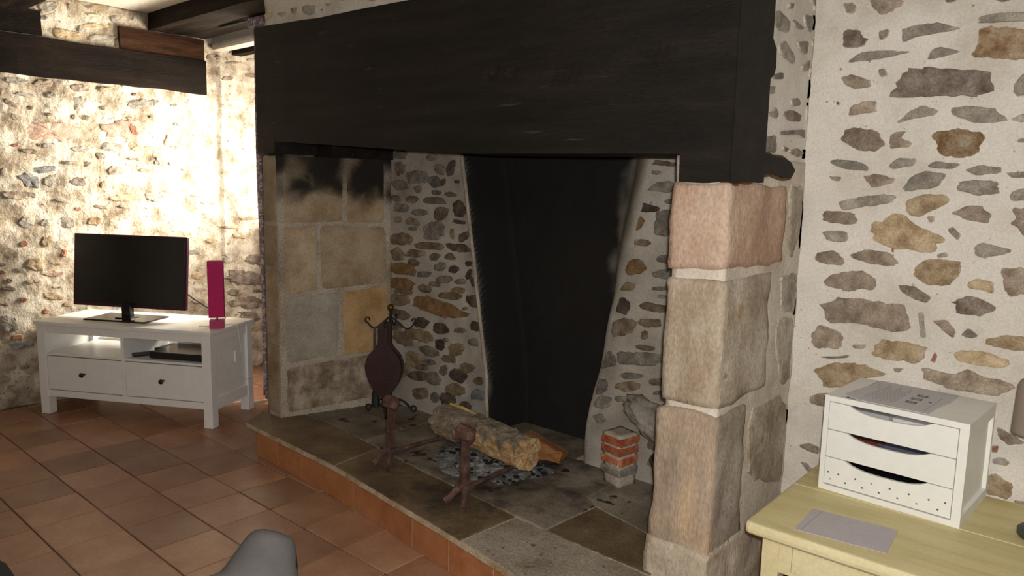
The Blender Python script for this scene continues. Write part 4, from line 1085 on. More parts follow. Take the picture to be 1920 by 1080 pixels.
slab([(-2.15+g, 2.118), (-1.75, 2.083), (-1.597-g, 2.071), (-1.578-g, 2.37), (-1.653, 2.424), (-1.66, 2.75), (-2.13+g, 2.75)], M['slab'])
slab([(-1.597+g, 2.070), (-1.14, 2.06), (-1.14, 2.27), (-1.269, 2.304), (-1.574+g, 2.37)], M['slab_brown'])
slab([(-1.578+g, 2.376), (-1.269, 2.309), (-1.14, 2.275), (-1.14, 2.75), (-1.656, 2.75), (-1.65, 2.428)], M['slab'])
slab([(-2.13+g, 2.75), (-1.95, 2.75), (-1.95, 3.0), (-2.50, 3.0), (-2.5, 2.753)], M['slab'], z=ZH-.001)

# ------------------------------------------------------------------ things on the hearth
def andiron(x, y, yb, xb, label):
    t = tag(empty('andiron', (x, y, ZH)), label, 'andiron', 'pair of rusty andirons')
    # square tapering post, slightly leaning
    bm = BM()
    for (z0, z1, w0, w1) in ((.075, .275, .015, .013),):
        P = [(-1, -1), (1, -1), (1, 1), (-1, 1)]
        lo = [bm.verts.new((x+a*w0, y+b*w0, ZH+z0)) for a, b in P]; hi = [bm.verts.new((x+.004+a*w1, y+b*w1, ZH+z1)) for a, b in P]
        bm.faces.new(lo[::-1]); bm.faces.new(hi)
        for k in range(4): bm.faces.new((lo[k], lo[(k+1) % 4], hi[(k+1) % 4], hi[k]))
    bmesh.ops.subdivide_edges(bm, edges=bm.edges[:], cuts=3, use_grid_fill=True)
    for v in bm.verts: v.co += Vector((nz(v.co, 40), nz(v.co+Vector((3, 3, 3)), 40), 0))*.003
    obj('post', bm, M['iron_rust'], t)
    # hammered faceted cap
    bm = bx(x+.004-.048, x+.004+.048, y-.026, y+.026, ZH+.262, ZH+.328, bevel=.019, seg=1)
    for v in bm.verts: v.co += Vector((fbm(v.co, 20, 2), 0, fbm(v.co+Vector((2, 2, 2)), 20, 2)))*.006
    obj('cap', bm, M['iron_rust'], t)
    # collar
    obj('collar', bx(x-.034, x+.034, y-.022, y+.024, ZH+.062, ZH+.084, bevel=.006), M['iron_rust'], t)
    # splayed feet
    for dx, dy in ((-.055, -.045), (.05, -.055)):
        bm = BM(); tube(bm, [(x+dx*.15, y+dy*.1, ZH+.072), (x+dx*.55, y+dy*.5, ZH+.05), (x+dx*.85, y+dy*.9, ZH+.022), (x+dx*1.05, y+dy*1.25, ZH+.009)], [.014, .015, .014, .016], 6)
        obj('foot', bm, M['iron_rust'], t)
    # long bar running back towards the fire
    bm = BM(); tube(bm, [(x, y+.01, ZH+.062), (x+(xb-x)*.3, y+(yb-y)*.3, ZH+.058), (xb, yb-.03, ZH+.052), (xb, yb, ZH+.045), (xb, yb+.004, ZH+.006)], [.0105]*5, 6)
    obj('bar', bm, M['iron_rust'], t)
    return t
andiron(-2.522, 2.09, 2.56, -2.50, 'left rusty iron andiron standing on the hearth nearer the bellows')
andiron(-1.985, 2.03, 2.56, -2.02, 'right rusty iron andiron standing in front of the log')

# log
def log_bm(A, B, rx, rz, seed, bark, n=30, m=40, mi_fn=None):
    bm = BM(); A = Vector(A); B = Vector(B); d = (B-A).normalized(); s = d.cross(Vector((0, 0, 1))).normalized(); up = s.cross(d)
    R = []
    for i in range(m+1):
        f = i/m; c = A.lerp(B, f); ring = []
        for k in range(n):
            a = 2*math.pi*k/n
            q = 1/(abs(math.cos(a))**2.6+abs(math.sin(a))**2.6)**(1/2.6)
            rr = q*(1+.20*nz((math.cos(a)*1.2, math.sin(a)*1.2, f*2.2+seed), 1.3)+.11*nz((math.cos(a)*3, math.sin(a)*3, f*9+seed), 2)+.055*nz((math.cos(a)*8, math.sin(a)*8, f*14), 2))
            if math.sin(a) < -.2: rr *= .92
            e = .022*nz((math.cos(a)*4, math.sin(a)*4, seed), 2) if i in (0, m) else 0
            ring.append(bm.verts.new(c+s*math.cos(a)*rx*rr+up*math.sin(a)*rz*rr+d*e))
        R.append(ring)
    for i in range(m):
        for k in range(n):
            f = bm.faces.new((R[i][k], R[i][(k+1) % n], R[i+1][(k+1) % n], R[i+1][k]))
            a = 2*math.pi*(k+.5)/n; t = i/m
            f.material_index = mi_fn(a, t) if mi_fn else 0
    for ring, sgn in ((R[0], -1), (R[-1], 1)):
        c = sum((v.co for v in ring), Vector())/n
        mid = [bm.verts.new(c+(v.co-c)*.55+d*sgn*.006*nz(v.co, 60)) for v in ring]; cc = bm.verts.new(c)
        for k in range(n):
            f = bm.faces.new((ring[k], ring[(k+1) % n], mid[(k+1) % n], mid[k])); f.material_index = 1
            f = bm.faces.new((mid[k], mid[(k+1) % n], cc)); f.material_index = 1
    return bm
LA, LB = (-2.545, 2.44, .300), (-1.925, 2.355, .305)
def mi(a, t):
    s_ = math.sin(a); c_ = math.cos(a)
    w = .55*nz((t*7, math.cos(a)*2, 2), 1.5)
    # torn face on the camera side of the right half
    if c_ > -.2 and s_ < .35+w and t > .34+w: return 1
    if c_ > 0 and s_ < -.45 and t < .2: return 1
    return 0
t = tag(empty('firewood_log', (-2.27, 2.4, .25)), 'thick split log with grey bark lying across the two andirons', 'firewood')
obj('trunk', log_bm(LA, LB, .074, .078, 3.1, 0, mi_fn=mi), [M['bark'], M['split_wood']], t)
sp = BM(); tube(sp, [(-2.50, 2.45, .384), (-2.40, 2.435, .389), (-2.30, 2.42, .386)], [.008, .010, .004], 5)
obj('peeled_strip', sp, M['yellow_wood'], t)
w = BM()
A = [(-2.03, 2.47, .238), (-1.86, 2.50, .236), (-1.835, 2.49, .295), (-2.04, 2.46, .34)]
Bk = [(-2.05, 2.56, .238), (-1.89, 2.58, .236), (-1.87, 2.57, .28), (-2.07, 2.55, .33)]
va = [w.verts.new(p) for p in A]; vb = [w.verts.new(p) for p in Bk]
w.faces.new(va); w.faces.new(vb[::-1])
for k in range(4): w.faces.new((va[k], vb[k], vb[(k+1) % 4], va[(k+1) % 4]))
bmesh.ops.subdivide_edges(w, edges=w.edges[:], cuts=6, use_grid_fill=True)
for v in w.verts: v.co += Vector((fbm(v.co, 14, 3), fbm(v.co+Vector((4, 4, 4)), 14, 3), fbm(v.co+Vector((7, 1, 4)), 14, 3)))*.009
tag(obj('firewood_piece', w, M['orange_wood']), 'short orange-brown split wedge of wood behind the right end of the log', 'firewood')
# ash bed and charcoal
us = span(-2.52, -1.90, .011); vs = span(2.16, 2.70, .011)
bm = BM(); V = []
for v in vs:
    row = []
    for u in us:
        r = math.hypot((u+2.22)/.30, (v-2.43)/.25)+.25*nz((u, v, 0), 9)
        hgt = .020*max(0, 1-r)+.010*max(0, 1-r)*nz((u, v, 3), 60) + .006*max(0, nz((u, v, 1), 45))*(r < 1)
        row.append(bm.verts.new((u, v, ZH+hgt-(.002 if r < 1 else .004))) if r < 1.02 else None)
    V.append(row)
for j in range(len(vs)-1):
    for i in range(len(us)-1):
        q = (V[j][i], V[j][i+1], V[j+1][i+1], V[j+1][i])
        if all(q): bm.faces.new(q)
bmesh.ops.delete(bm, geom=[v for v in bm.verts if not v.link_faces], context='VERTS')
tag(obj('ash_bed', bm, M['ash']), 'heap of grey ash under the log', 'ash', kind='stuff')
bm = BM()
for k in range(60):
    a = random.uniform(0, 6.28); r = random.random()**.6
    x = -2.15+.26*r*math.cos(a); y = 2.40+.20*r*math.sin(a); s_ = random.uniform(.004, .013)
    q = bmesh.ops.create_icosphere(bm, subdivisions=1, radius=s_)
    for v in q['verts']: v.co = Vector((x, y, ZH+.012+s_*.4))+Vector((v.co.x*1.6, v.co.y, v.co.z*.7))*(1+.4*nz(v.co, 200))
tag(obj('charcoal_bits', bm, M['charcoal']), 'black charcoal crumbs scattered over the ash', 'charcoal', kind='stuff')

# companion stand
sx, sy = -3.135, 2.60
st = tag(empty('fireside_stand', (sx, sy, ZH)), 'black wrought iron fireside tool stand with scrolled arms and feet', 'tool stand')
obj('pole', tube(BM(), [(sx, sy, ZH+.05), (sx, sy, .74)], .0085, 10), M['iron'], st)
obj('finial', lathe(BM(), [(0, 0), (.008, 0), (.006, .012), (.012, .018), (.019, .032), (.019, .042), (.012, .054), (0, .058)], (sx, sy, .735), 16), M['brass'], st, smooth=True)
for a in (0.65, 0.65+math.pi, 0.65+math.pi/2, 0.65-math.pi/2):
    P = []
    for k in range(15):
        f = k/14; x = .012+.118*f; z = .715-.055*math.sin(f*2.6)*(.6+f) + .012*f
        P.append((x, z))
    # curled end
    cx, cz = .130, P[-1][1]+.018
    for k in range(9):
        th = -math.pi/2+k*.62; P.append((cx+(.018-.001*k)*math.cos(th), cz+(.018-.001*k)*math.sin(th)))
    obj('hook', tube(BM(), [(sx+math.cos(a)*x, sy+math.sin(a)*x, z) for x, z in P], .0045, 7), M['iron'], st)
    P = []
    for k in range(12):
        f = k/11; P.append((.008+.118*f, .235+.018*math.sin(f*3.1)-.055*f*f*1.05))
    cx, cz = .127, ZH+.026
    for k in range(10):
        th = -math.pi/2+k*.6; P.append((cx+(.020-.0012*k)*math.cos(th), cz+(.020-.0012*k)*math.sin(th)))
    obj('foot', tube(BM(), [(sx+math.cos(a)*x, sy+math.sin(a)*x, z) for x, z in P], .006, 7), M['iron'], st)
obj('collar', lathe(BM(), [(0, 0), (.02, 0), (.022, .02), (.014, .04), (0, .042)], (sx, sy, .205), 14), M['iron'], st)
# bellows hanging from the front hook
bc = Vector((-3.085, 2.515, .47)); wd = Vector((.84, .54, 0)).normalized(); nd = Vector((.54, -.84, 0))
bl = tag(empty('bellows', (bc.x, bc.y, .19)), 'burgundy leather fire bellows hanging from the iron tool stand', 'bellows')
def outline(s=1):
    L_ = [(.022, .235), (.028, .20), (.026, .13), (.045, .095), (.085, .055), (.103, .0), (.100, -.04), (.078, -.10), (.045, -.15), (.026, -.175)]
    P = [(x*s, z) for x, z in L_]; return P+[(-x, z) for x, z in P[::-1]]
pb = lambda u, v, h: bc+wd*u+Vector((0, 0, v))+nd*h
for nm, h0, h1 in (('front_board', .022, .032), ('back_board', -.032, -.022)):
    b = prism(smooth_poly(outline(), 2), pb, h0, h1); o = obj(nm, b, M['burgundy'], bl)
b = prism(smooth_poly([(x*.93, z*.95-.004) for x, z in outline() if z < .1], 2), pb, -.022, .022)
obj('leather_gusset', b, M['black'], bl)
obj('nozzle', tube(BM(), [bc+Vector((0, 0, -.165)), bc+Vector((0, 0, -.20)), bc+Vector((0, 0, -.27))], [.026, .015, .008], 12), M['brass'], bl)
obj('hanging_loop', tube(BM(), [bc+Vector((0, 0, .225)), bc+Vector((.01, .01, .25)), bc+Vector((0, .03, .262))], .004, 6), M['iron'], bl)
sh = tag(empty('hearth_brush', (-3.19, 2.52, .19)), 'slim grey metal handled hearth tool hanging left of the bellows', 'fire tool')
obj('handle', tube(BM(), [(-3.20, 2.54, .66), (-3.20, 2.535, .42)], .008, 8), M['zinc'], sh)
obj('grip_band', tube(BM(), [(-3.2, 2.535, .455), (-3.2, 2.535, .43)], .0105, 8), M['chrome'], sh)
obj('shaft', tube(BM(), [(-3.2, 2.535, .42), (-3.205, 2.545, .30)], .004, 6), M['iron'], sh)
obj('head', tube(BM(), [(-3.205, 2.545, .32), (-3.207, 2.55, .27), (-3.208, 2.55, .20)], [.008, .022, .026], 10), M['iron'], sh)

# zinc bucket behind the pier
bk = tag(empty('bucket', (-1.283, 2.56, ZH)), 'dull galvanised bucket half hidden behind the right pier', 'bucket')
obj('body', lathe(BM(), [(0, .002), (.098, .002), (.102, .01), (.135, .215), (.132, .215), (.098, .014), (0, .012)], (-1.283, 2.56, ZH), 36), M['zinc'], bk, smooth=True)
rim = BM(); tube(rim, [(-1.283+.136*math.cos(a), 2.56+.136*math.sin(a), ZH+.215) for a in [k*2*math.pi/36 for k in range(37)]], .005, 6, cap=False)
obj('rim', rim, M['zinc'], bk, smooth=True)
ba = BM(); tube(ba, [(-1.283+.138*math.cos(a), 2.56+.03, ZH+.20-.10*math.sin(a)) for a in [k*math.pi/18 for k in range(19)]], .003, 6)
obj('bail_handle', ba, M['zinc'], bk)

# ------------------------------------------------------------------ curtain
bm = BM(); cols_ = []
nu = 110
for k in range(nu+1):
    f = k/nu; s_ = f*.62
    x = -4.345+s_; y = 2.50+.028*math.sin(s_*62)+.010*math.sin(s_*23+1)
    cols_.append([bm.verts.new((x+(.006*math.sin(z*2+f*9)), y*(1)+(.006*math.sin(z*3.1+f*5)), z)) for z in span(.035, 2.44, .12)])
for a, b in zip(cols_, cols_[1:]):
    for k in range(len(a)-1): bm.faces.new((a[k], b[k], b[k+1], a[k+1]))
cu_ = tag(empty('curtain', (-4.04, 2.5, .03)), 'grey violet patterned curtain hanging beside the left jamb of the fireplace', 'curtain')
cf = obj('fabric', bm, M['curtain'], cu_, smooth=True)
md = cf.modifiers.new('thickness', 'SOLIDIFY'); md.thickness = .002
obj('heading', bx(-4.35, -3.72, 2.47, 2.53, 2.40, 2.45, bevel=.004), M['curtain'], cu_)
cr = tag(empty('curtain_rod', (-4.3, 2.5, 2.45)), 'thin dark rod carrying the curtain under the ceiling beam', 'curtain rod')
obj('rod', tube(BM(), [(-4.75, 2.50, 2.452), (-3.66, 2.50, 2.452)], .008, 8), M['iron'], cr)

# ------------------------------------------------------------------ television bench
BX, BY, BA = -5.057, 1.417, 0.516
W_, D_, H_ = 1.18, .446, .583
bench = tag(empty('tv_bench', (BX, BY, 0), BA), 'white two drawer television bench standing askew in front of the left wall', 'tv bench')
def P2(name, bm, m, par=bench, **k): return obj(name, bm, m, par, local=True, **k)
def child(name, bm, m, parent, **k):
    """sub-part given in the bench's frame"""
    o = obj(name, bm, m, None, **k)
    mw = Matrix.Translation((BX, BY, 0)) @ Matrix.Rotation(BA, 4, 'Z')
    o.parent = parent
    o.matrix_parent_inverse = world_of(parent).inverted() @ mw
    return o
lw = .058
wm = M['white']
P2('top', bx(-.012, W_+.012, -.012, D_+.012, H_-.022, H_, bevel=.003), wm)
for x in (0, W_-lw):
    for y in (0, D_-lw): P2('leg', bx(x, x+lw, y, y+lw, 0, H_-.022, bevel=.002), wm)
P2('top_rail', bx(lw, W_-lw, .004, .024, .512, H_-.022), wm)
P2('bottom_rail', bx(lw, W_-lw, .004, .024, .113, .153, bevel=.001), wm)
P2('back_rail', bx(lw, W_-lw, D_-.022, D_-.004, .10, .16), wm)
P2('bottom_board', bx(lw, W_-lw, .024, D_-.022, .135, .150), wm)
for s_, x in ((0, .016), (1, W_-.030)):
    P2('side_panel', bx(x, x+.014, lw, D_-lw, .14, H_-.022), wm)
    xx = (0.006 if s_ == 0 else W_-.022)
    P2('side_rail', bx(xx, xx+.016, lw, D_-lw, .10, .165, bevel=.001), wm)
    P2('side_rail', bx(xx, xx+.016, lw, D_-lw, H_-.08, H_-.022, bevel=.001), wm)
P2('divider', bx(W_/2-.011, W_/2+.011, .006, D_-.03, .153, .512), wm)
P2('shelf', bx(lw, W_/2-.011, .008, D_-.02, .372, .386), wm)
P2('shelf', bx(W_/2+.011, W_-lw, .008, D_-.02, .372, .386), wm)
P2('back_panel', bx(lw, W_-lw, D_-.012, D_-.006, .14, .40), wm)
P2('back_panel', bx(W_*.55, W_-lw, D_-.012, D_-.006, .40, .512), wm)
for x0, x1 in ((lw+.004, W_/2-.014), (W_/2+.014, W_-lw-.004)):
    dr = P2('drawer', bx(x0, x1, .006, .024, .158, .366, bevel=.0015), wm)
    box_ = BM(); box(box_, x0+.01, x1-.01, .024, .40, .165, .172); box(box_, x0+.01, x0+.02, .024, .40, .172, .33); box(box_, x1-.02, x1-.01, .024, .40, .172, .33); box(box_, x0+.01, x1-.01, .39, .40, .172, .33)
    child('drawer_box', box_, wm, dr)
    cx = (x0+x1)/2; kb = BM()
    R0 = []
    prof = [(.006, .006), (.006, -.010), (.013, -.014), (.0155, -.021), (.012, -.028), (0, -.030)]
    lathe(kb, [(r, z) for r, z in prof], (0, 0, 0), 18)
    for v in kb.verts: v.co = Vector((cx+v.co.x, v.co.z, .268+v.co.y))
    child('knob', kb, M['black'], dr, smooth=True)['label'] = 'black round knob'
# things on the bench, in its frame
def onbench(u, v, z): 
    return (BX+u*math.cos(BA)-v*math.sin(BA), BY+u*math.sin(BA)+v*math.cos(BA), z)
tv = tag(empty('television', onbench(.47, .20, H_), BA), 'black flat screen television on a square glass foot', 'television')
def T(name, bm, m, par=tv, **k): return obj(name, bm, m, par, local=True, **k)
def lean(bm, a=.10, z0=.07):
    m = Matrix.Translation((0, .03, z0)) @ Matrix.Rotation(-a, 4, 'X') @ Matrix.Translation((0, 0, -z0))
    for v in bm.verts: v.co = m @ v.co
    return bm
TW, TH = .80, .455
x0 = .47; L0 = -.405; L1 = L0+TW
fr = BM(); box(fr, L0, L1, -.002, .022, .068, .068+TH, bevel=.004); box(fr, L0+.12, L1-.12, .020, .045, .10, .42, bevel=.01)
o = T('housing', lean(fr), M['magenta_frame'])
T('screen', lean(bx(L0+.014, L1-.014, -.0045, -.001, .068+.022, .068+TH-.013)), M['screen'])
T('brand_strip', lean(bx(-.035, .02, -.0052, -.002, .078, .0815)), M['print_grey'])
T('neck', bx(-.030, .030, -.005, .035, .012, .10, bevel=.006), M['black_gloss'])
b = bx(-.225, .205, -.10, .13, 0, .010, bevel=.004); T('foot', b, M['black_gloss'])
b = BM(); box(b, -.05, .06, -.04, .04, .010, .016, bevel=.003); T('foot_boss', b, M['black_gloss'])
# lamp
lp = onbench(1.00, .165, H_)
lamp = tag(empty('table_lamp', (-4.125, 2.095, H_), 1.02), 'square fuchsia lamp standing at the right of the television', 'lamp')
obj('lamp_shade', bx(-.043, .043, -.043, .043, .066, .400, bevel=.003), M['fuchsia'], lamp, local=True)
obj('stem', tube(BM(), [(0, 0, .048), (0, 0, .08)], .006, 8), M['chrome'], lamp, local=True)
obj('lamp_base', bx(-.041, .041, -.041, .041, 0, .05, bevel=.002), M['fuchsia_base'], lamp, local=True)
obj('shade_top_rim', bx(-.0435, .0435, -.0435, .0435, .391, .394), M['fuchsia_base'], lamp, local=True)
cab = BM(); tube(cab, [onbench(1.03, .12, H_+.004), onbench(1.08, .13, H_+.004), onbench(1.15, .22, H_+.004), onbench(1.196, .26, H_+.003), onbench(1.199, .28, .45), onbench(1.198, .30, .36)], .0025, 6)
tag(obj('lamp_cord', cab, M['white_cable']), 'thin white lamp cord running over the bench edge', 'cord')
sw = tag(empty('inline_switch', onbench(W_+.012, .235, .36)), 'small white inline switch and its cord hanging at the bench side', 'switch')
b = bx(-.010, .010, -.006, .006, -.035, .035, bevel=.003)
for v in b.verts: v.co = Matrix.Translation(onbench(W_+.012, .235, .39)) @ Matrix.Rotation(BA+math.pi/2, 4, 'Z') @ v.co
obj('switch_body', b, M['white2'], sw)
cab = BM(); tube(cab, [onbench(W_+.012, .235, .355), onbench(W_+.014, .26, .27), onbench(W_+.014, .33, .215), onbench(W_+.02, .42, .22)], .002, 6)
obj('cord', cab, M['white_cable'], sw)
# tv cable behind
cab = BM(); tube(cab, [onbench(.80, .25, .80), onbench(.88, .29, .72), onbench(.96, .36, .64), onbench(1.03, .40, .59)], .004, 6)
tag(obj('television_cable', cab, M['black']), 'black cable dropping behind the right side of the television', 'cable')
# decoder and remote in the right compartment
dv = tag(empty('set_top_box', onbench(.885, .17, .386), BA), 'flat black decoder box in the right compartment of the bench', 'decoder')
obj('case', bx(-.14, .235, -.13, .14, .004, .040, bevel=.004), M['black'], dv, local=True)
obj('top_plate', bx(-.135, .23, -.125, .135, .040, .0425), M['black_gloss'], dv, local=True)
rc = tag(obj('remote_control', bx(-.024, .024, -.09, .09, 0, .020, bevel=.007), M['black']), 'black remote control left of the decoder box', 'remote control')
rc.location = onbench(.678, .12, .3975); rc.rotation_euler = (0, 0, BA-.75)
rc2 = tag(obj('remote_control', bx(-.022, .022, -.08, .08, 0, .018, bevel=.006), M['black']), 'second black remote control lying at the back left of the decoder box', 'remote control')
rc2.location = onbench(.66, .31, .3965); rc2.rotation_euler = (0, 0, BA-.1)
# floor cable
cab = BM(); tube(cab, [(-4.62, 2.25, .005), (-4.44, 2.33, .005), (-4.38, 2.40, .005), (-4.34, 2.50, .005), (-4.36, 2.75, .006), (-4.30, 2.9, .006)], .005, 6)
tag(obj('floor_cable', cab, M['white_cable']), 'white cable curving over the floor beside the bench leg', 'cable')

# ------------------------------------------------------------------ yellow table
TZ = .50
tx0, tx1, ty0, ty1 = -.795, .62, 1.978, 2.70
table = tag(empty('side_table', ((tx0+tx1)/2, (ty0+ty1)/2, 0)), 'pale yellow painted wooden table in front of the right hand stone wall', 'table')
def worn(bm, a=.0015):
    for v in bm.verts: v.co += Vector((nz(v.co, 25), nz(v.co+Vector((3, 3, 3)), 25), nz(v.co, 18)*.5))*a
    return bm
def plank(y0, y1, front=False):
    bm = BM()
    # cross-section along y,z ; rounded nose on the front plank
    prof = [(y0, TZ-.034), (y0, TZ-.003), (y0+.003, TZ), (y1-.002, TZ), (y1, TZ-.003), (y1, TZ-.034)]
    if front: prof = [(y0+.006, TZ-.034), (y0+.001, TZ-.028), (y0, TZ-.018), (y0+.002, TZ-.008), (y0+.008, TZ-.001), (y0+.014, TZ), (y1-.002, TZ), (y1, TZ-.003), (y1, TZ-.034)]
    xs = [tx0, tx0+.004, tx0+.012]+span(tx0+.04, tx1, .05)
    R = []
    for i, x in enumerate(xs):
        r = []
        for y, z in prof:
            sh_ = (.008, .002, 0)[i] if i < 3 else 0
            zc = TZ-.017; yy = y
            if front and i < 3 and y < y0+.02: yy = y+(.014, .006, .002)[i]
            r.append(bm.verts.new((x, yy, zc+(z-zc)*(1-sh_*25))))
        R.append(r)
    n = len(prof)
    for a, b in zip(R, R[1:]):
        for k in range(n):
            f = bm.faces.new((a[k], a[(k+1) % n], b[(k+1) % n], b[k]))
            if front and k < 5: f.material_index = 1
    for r in (R[0], R[-1]):
        f = bm.faces.new(r); f.material_index = 1
    return worn(bm)
obj('tabletop_board', plank(ty0, 2.363, True), [M['yellow'], M['yellow_edge']], table)
obj('tabletop_board', plank(2.3645, ty1), [M['yellow'], M['yellow_edge']], table)
ax0, ax1, ay0, ay1 = tx0+.045, tx1-.045, ty0+.030, ty1-.03
for x in (ax0, ax1-.05):
    for y in (ay0, ay1-.05):
        b = bx(x, x+.05, y, y+.05, .0, TZ-.034, bevel=.002); obj('leg', b, M['yellow_edge'], table)
zb = .365
ap = BM(); box(ap, ax0+.05, ax0+.085, ay0+.004, ay0+.022, zb, TZ-.034); box(ap, ax1-.12, ax1-.05, ay0+.004, ay0+.022, zb, TZ-.034); 
box(ap, ax0+.085, ax1-.12, ay0+.004, ay0+.022, TZ-.046, TZ-.034); box(ap, ax0+.085, ax1-.12, ay0+.004, ay0+.022, zb-.0, zb+.012)
obj('apron', ap, M['yellow_edge'], table)
obj('apron', bx(ax0+.004, ax0+.022, ay0+.05, ay1-.05, zb, TZ-.034), M['yellow_edge'], table)
obj('apron', bx(ax1-.022, ax1-.004, ay0+.05, ay1-.05, zb, TZ-.034), M['yellow_edge'], table)
obj('apron', bx(ax0+.05, ax1-.05, ay1-.022, ay1-.004, zb, TZ-.034), M['yellow_edge'], table)
dr = obj('drawer', bx(ax0+.087, ax1-.122, ay0+.0, ay0+.024, zb+.014, TZ-.048, bevel=.0015), M['yellow_edge'], table)
obj('knob', tube(BM(), [((ax0+ax1)/2, ay0, .42), ((ax0+ax1)/2, ay0-.012, .42), ((ax0+ax1)/2, ay0-.028, .42)], [.006, .012, .015], 12), M['yellow_edge'], dr)

# sheet on the table
bm = BM(); P = [(-.670, 2.026), (-.676, 2.205), (-.447, 2.224), (-.434, 2.055)]
prism([(a[0]+(b[0]-a[0])*t/8, a[1]+(b[1]-a[1])*t/8) for a, b in zip(P, P[1:]+P[:1]) for t in range(8)], lambda u, v, h: (u+.001*nz((u, v, 1), 60), v+.0012*nz((u, v, 2), 60), h), TZ+.0005, TZ+.0022, bm=bm)
o = tag(obj('paper_sheet', bm, M['lilac']), 'lilac grey rectangular sheet lying at the front left of the yellow table', 'sheet')
o2 = obj('fold_line', prism([(-.655, 2.035), (-.652, 2.035), (-.648, 2.205), (-.651, 2.205)], lambda u, v, h: (u, v, h), TZ+.0022, TZ+.0026), M['print_grey'], o)

# drawer unit
UX, UY, UA, UW, UD, UH = -.723, 2.386, -.06, .406, .322, .312
unit = tag(empty('drawer_cabinet', (UX, UY, TZ), UA), 'white three drawer desktop letter cabinet on the yellow table', 'drawer unit')
def Un(name, bm, m, par=unit, **k): return obj(name, bm, m, par, local=True, **k)
w2 = M['white2']; tk = .018
Un('top_panel', bx(0, UW, 0, UD, UH-tk, UH, bevel=.001), w2)
Un('bottom_panel', bx(0, UW, 0, UD, 0, tk, bevel=.001), w2)
Un('side_panel', bx(0, .010, .014, UD, tk, UH-tk), w2)
Un('side_panel', bx(UW-.020, UW-.012, .012, UD-.012, tk, UH-tk), w2)
Un('side_frame', bx(UW-.016, UW, UD-.018, UD, tk, UH-tk, bevel=.001), w2)
Un('side_frame', bx(UW-.0245, UW, .0, .014, tk, UH-tk, bevel=.001), w2)
Un('side_frame', bx(0, .016, .0, .014, tk, UH-tk), w2)
Un('side_frame', bx(UW-.016, UW, .014, UD-.018, UH-.042, UH-tk), w2)
Un('side_frame', bx(UW-.016, UW, .014, UD-.018, tk, .034), w2)
Un('back_panel', bx(.012, UW-.02, UD-.008, UD-.002, tk, UH-tk), w2)
hh = (UH-2*tk-.004)/3
content = {0: [('print_grey', 0, .52), ('paper', .48, 1)], 1: [('d_red', 0, .45), ('d_blue', .4, 1)], 2: []}
M['d_red'] = plain('dark red booklet', (.08, .02, .014), .4); M['d_blue'] = plain('dim blue booklet', (.065, .068, .10), .4)
for k in range(3):
    z1 = UH-tk-.002-k*hh; z0 = z1-hh+.003
    xa, xb = .0175, UW-.026
    ua, ub = UW*.185, UW*.775; dp = .021
    poly = [(xa, z0), (xb, z0), (xb, z1), (ub, z1)]
    for t_ in range(13):
        f = t_/12; u = ub+(ua-ub)*f
        d = dp*(1-abs(2*f-1)**3.2) ; 
        poly.append((u, z1-d if 0 < t_ < 12 else z1))
    poly.append((xa, z1))
    bm = prism(poly, lambda u, v, h: (u, h, v), -.001, .009)
    dr = Un('drawer', bm, w2)
    def sub(name, b, m):
        o = obj(name, b, m, None); mw = Matrix.Translation((UX, UY, TZ)) @ Matrix.Rotation(UA, 4, 'Z')
        o.parent = dr; o.matrix_parent_inverse = world_of(dr).inverted() @ mw; return o
    sub('tray', bx(xa+.004, xb-.004, .009, UD-.03, z0+.002, z0+.006), M['black'] if k == 2 else w2)
    for mname, f0, f1 in content[k]:
        sub('papers', bx(ua-.03+(ub-ua+.06)*f0, ua-.03+(ub-ua+.06)*f1, .016, UD-.05, z0+.007, z1-.012-.002*f0), M[mname])
    if k == 2:
        s_ = [(955, 533), (968, 567), (1012, 547), (1052, 590), (1103, 572), (1142, 616), (1187, 595), (1229, 642), (1281, 622), (1322, 671), (1375, 653), (1415, 697), (1470, 680), (1514, 727), (1545, 702)]
        for i, (qx, qy) in enumerate(s_):
            u = (qx-905)/(1618-905)*UW; v = .062 if i in (0, 2, 4, 6, 8, 10, 12, 14) else .040
            if i == 14: v = .066
            b = tube(BM(), [(u, -.0016, v), (u, .002, v)], .0030, 10); sub('hole_disc', b, M['print_grey'] if i % 5 == 1 else M['print_dark'])  # dark disc, colour stands in for the shade inside a perforation
# document on top
dc = tag(empty('document', (UX+.10, UY+.02, TZ+UH), UA), 'printed document with three small square pictures lying on the white drawer cabinet', 'document')
def Dn(name, bm, m): return obj(name, bm, m, dc, local=True)
bm = BM(); xs = span(-.045, .195, .02)
top = [[bm.verts.new((x+(.012 if y > .1 else 0), y, .0035+.007*max(0, .0-x)/.045*(1-y/.3)**2)) for x in xs] for y in (-.018, .08, .18, .285)]
for a, b in zip(top, top[1:]):
    for k in range(len(xs)-1): bm.faces.new((a[k], a[k+1], b[k+1], b[k]))
o = Dn('sheet', bm, M['paper']); s1 = o.modifiers.new('thickness', 'SOLIDIFY'); s1.thickness = .0016
Dn('under_sheet', bx(-.040, .19, -.016, .28, .0003, .0012), M['print_grey'])
for y in (.065, .115, .165): Dn('picture', bx(.105+y*.05, .135+y*.05, y, y+.026, .0038, .0042), M['print_dark'])
for y in (.065, .115, .165): Dn('picture', bx(.110+y*.05, .130+y*.05, y+.005, y+.021, .0042, .0044), M['print_grey'])
Dn('picture', bx(.162, .170, .112, .122, .0038, .0042), M['print_dark'])
for k in range(14):
    x = -.02+k*.008
    Dn('text_line', bx(x, x+.0016, .02+.012*(k % 3), .24-.02*(k % 4), .0038, .0041), M['print_grey'])
Dn('text_line', bx(.178, .1795, .0, .21, .0038, .0041), M['print_grey'])

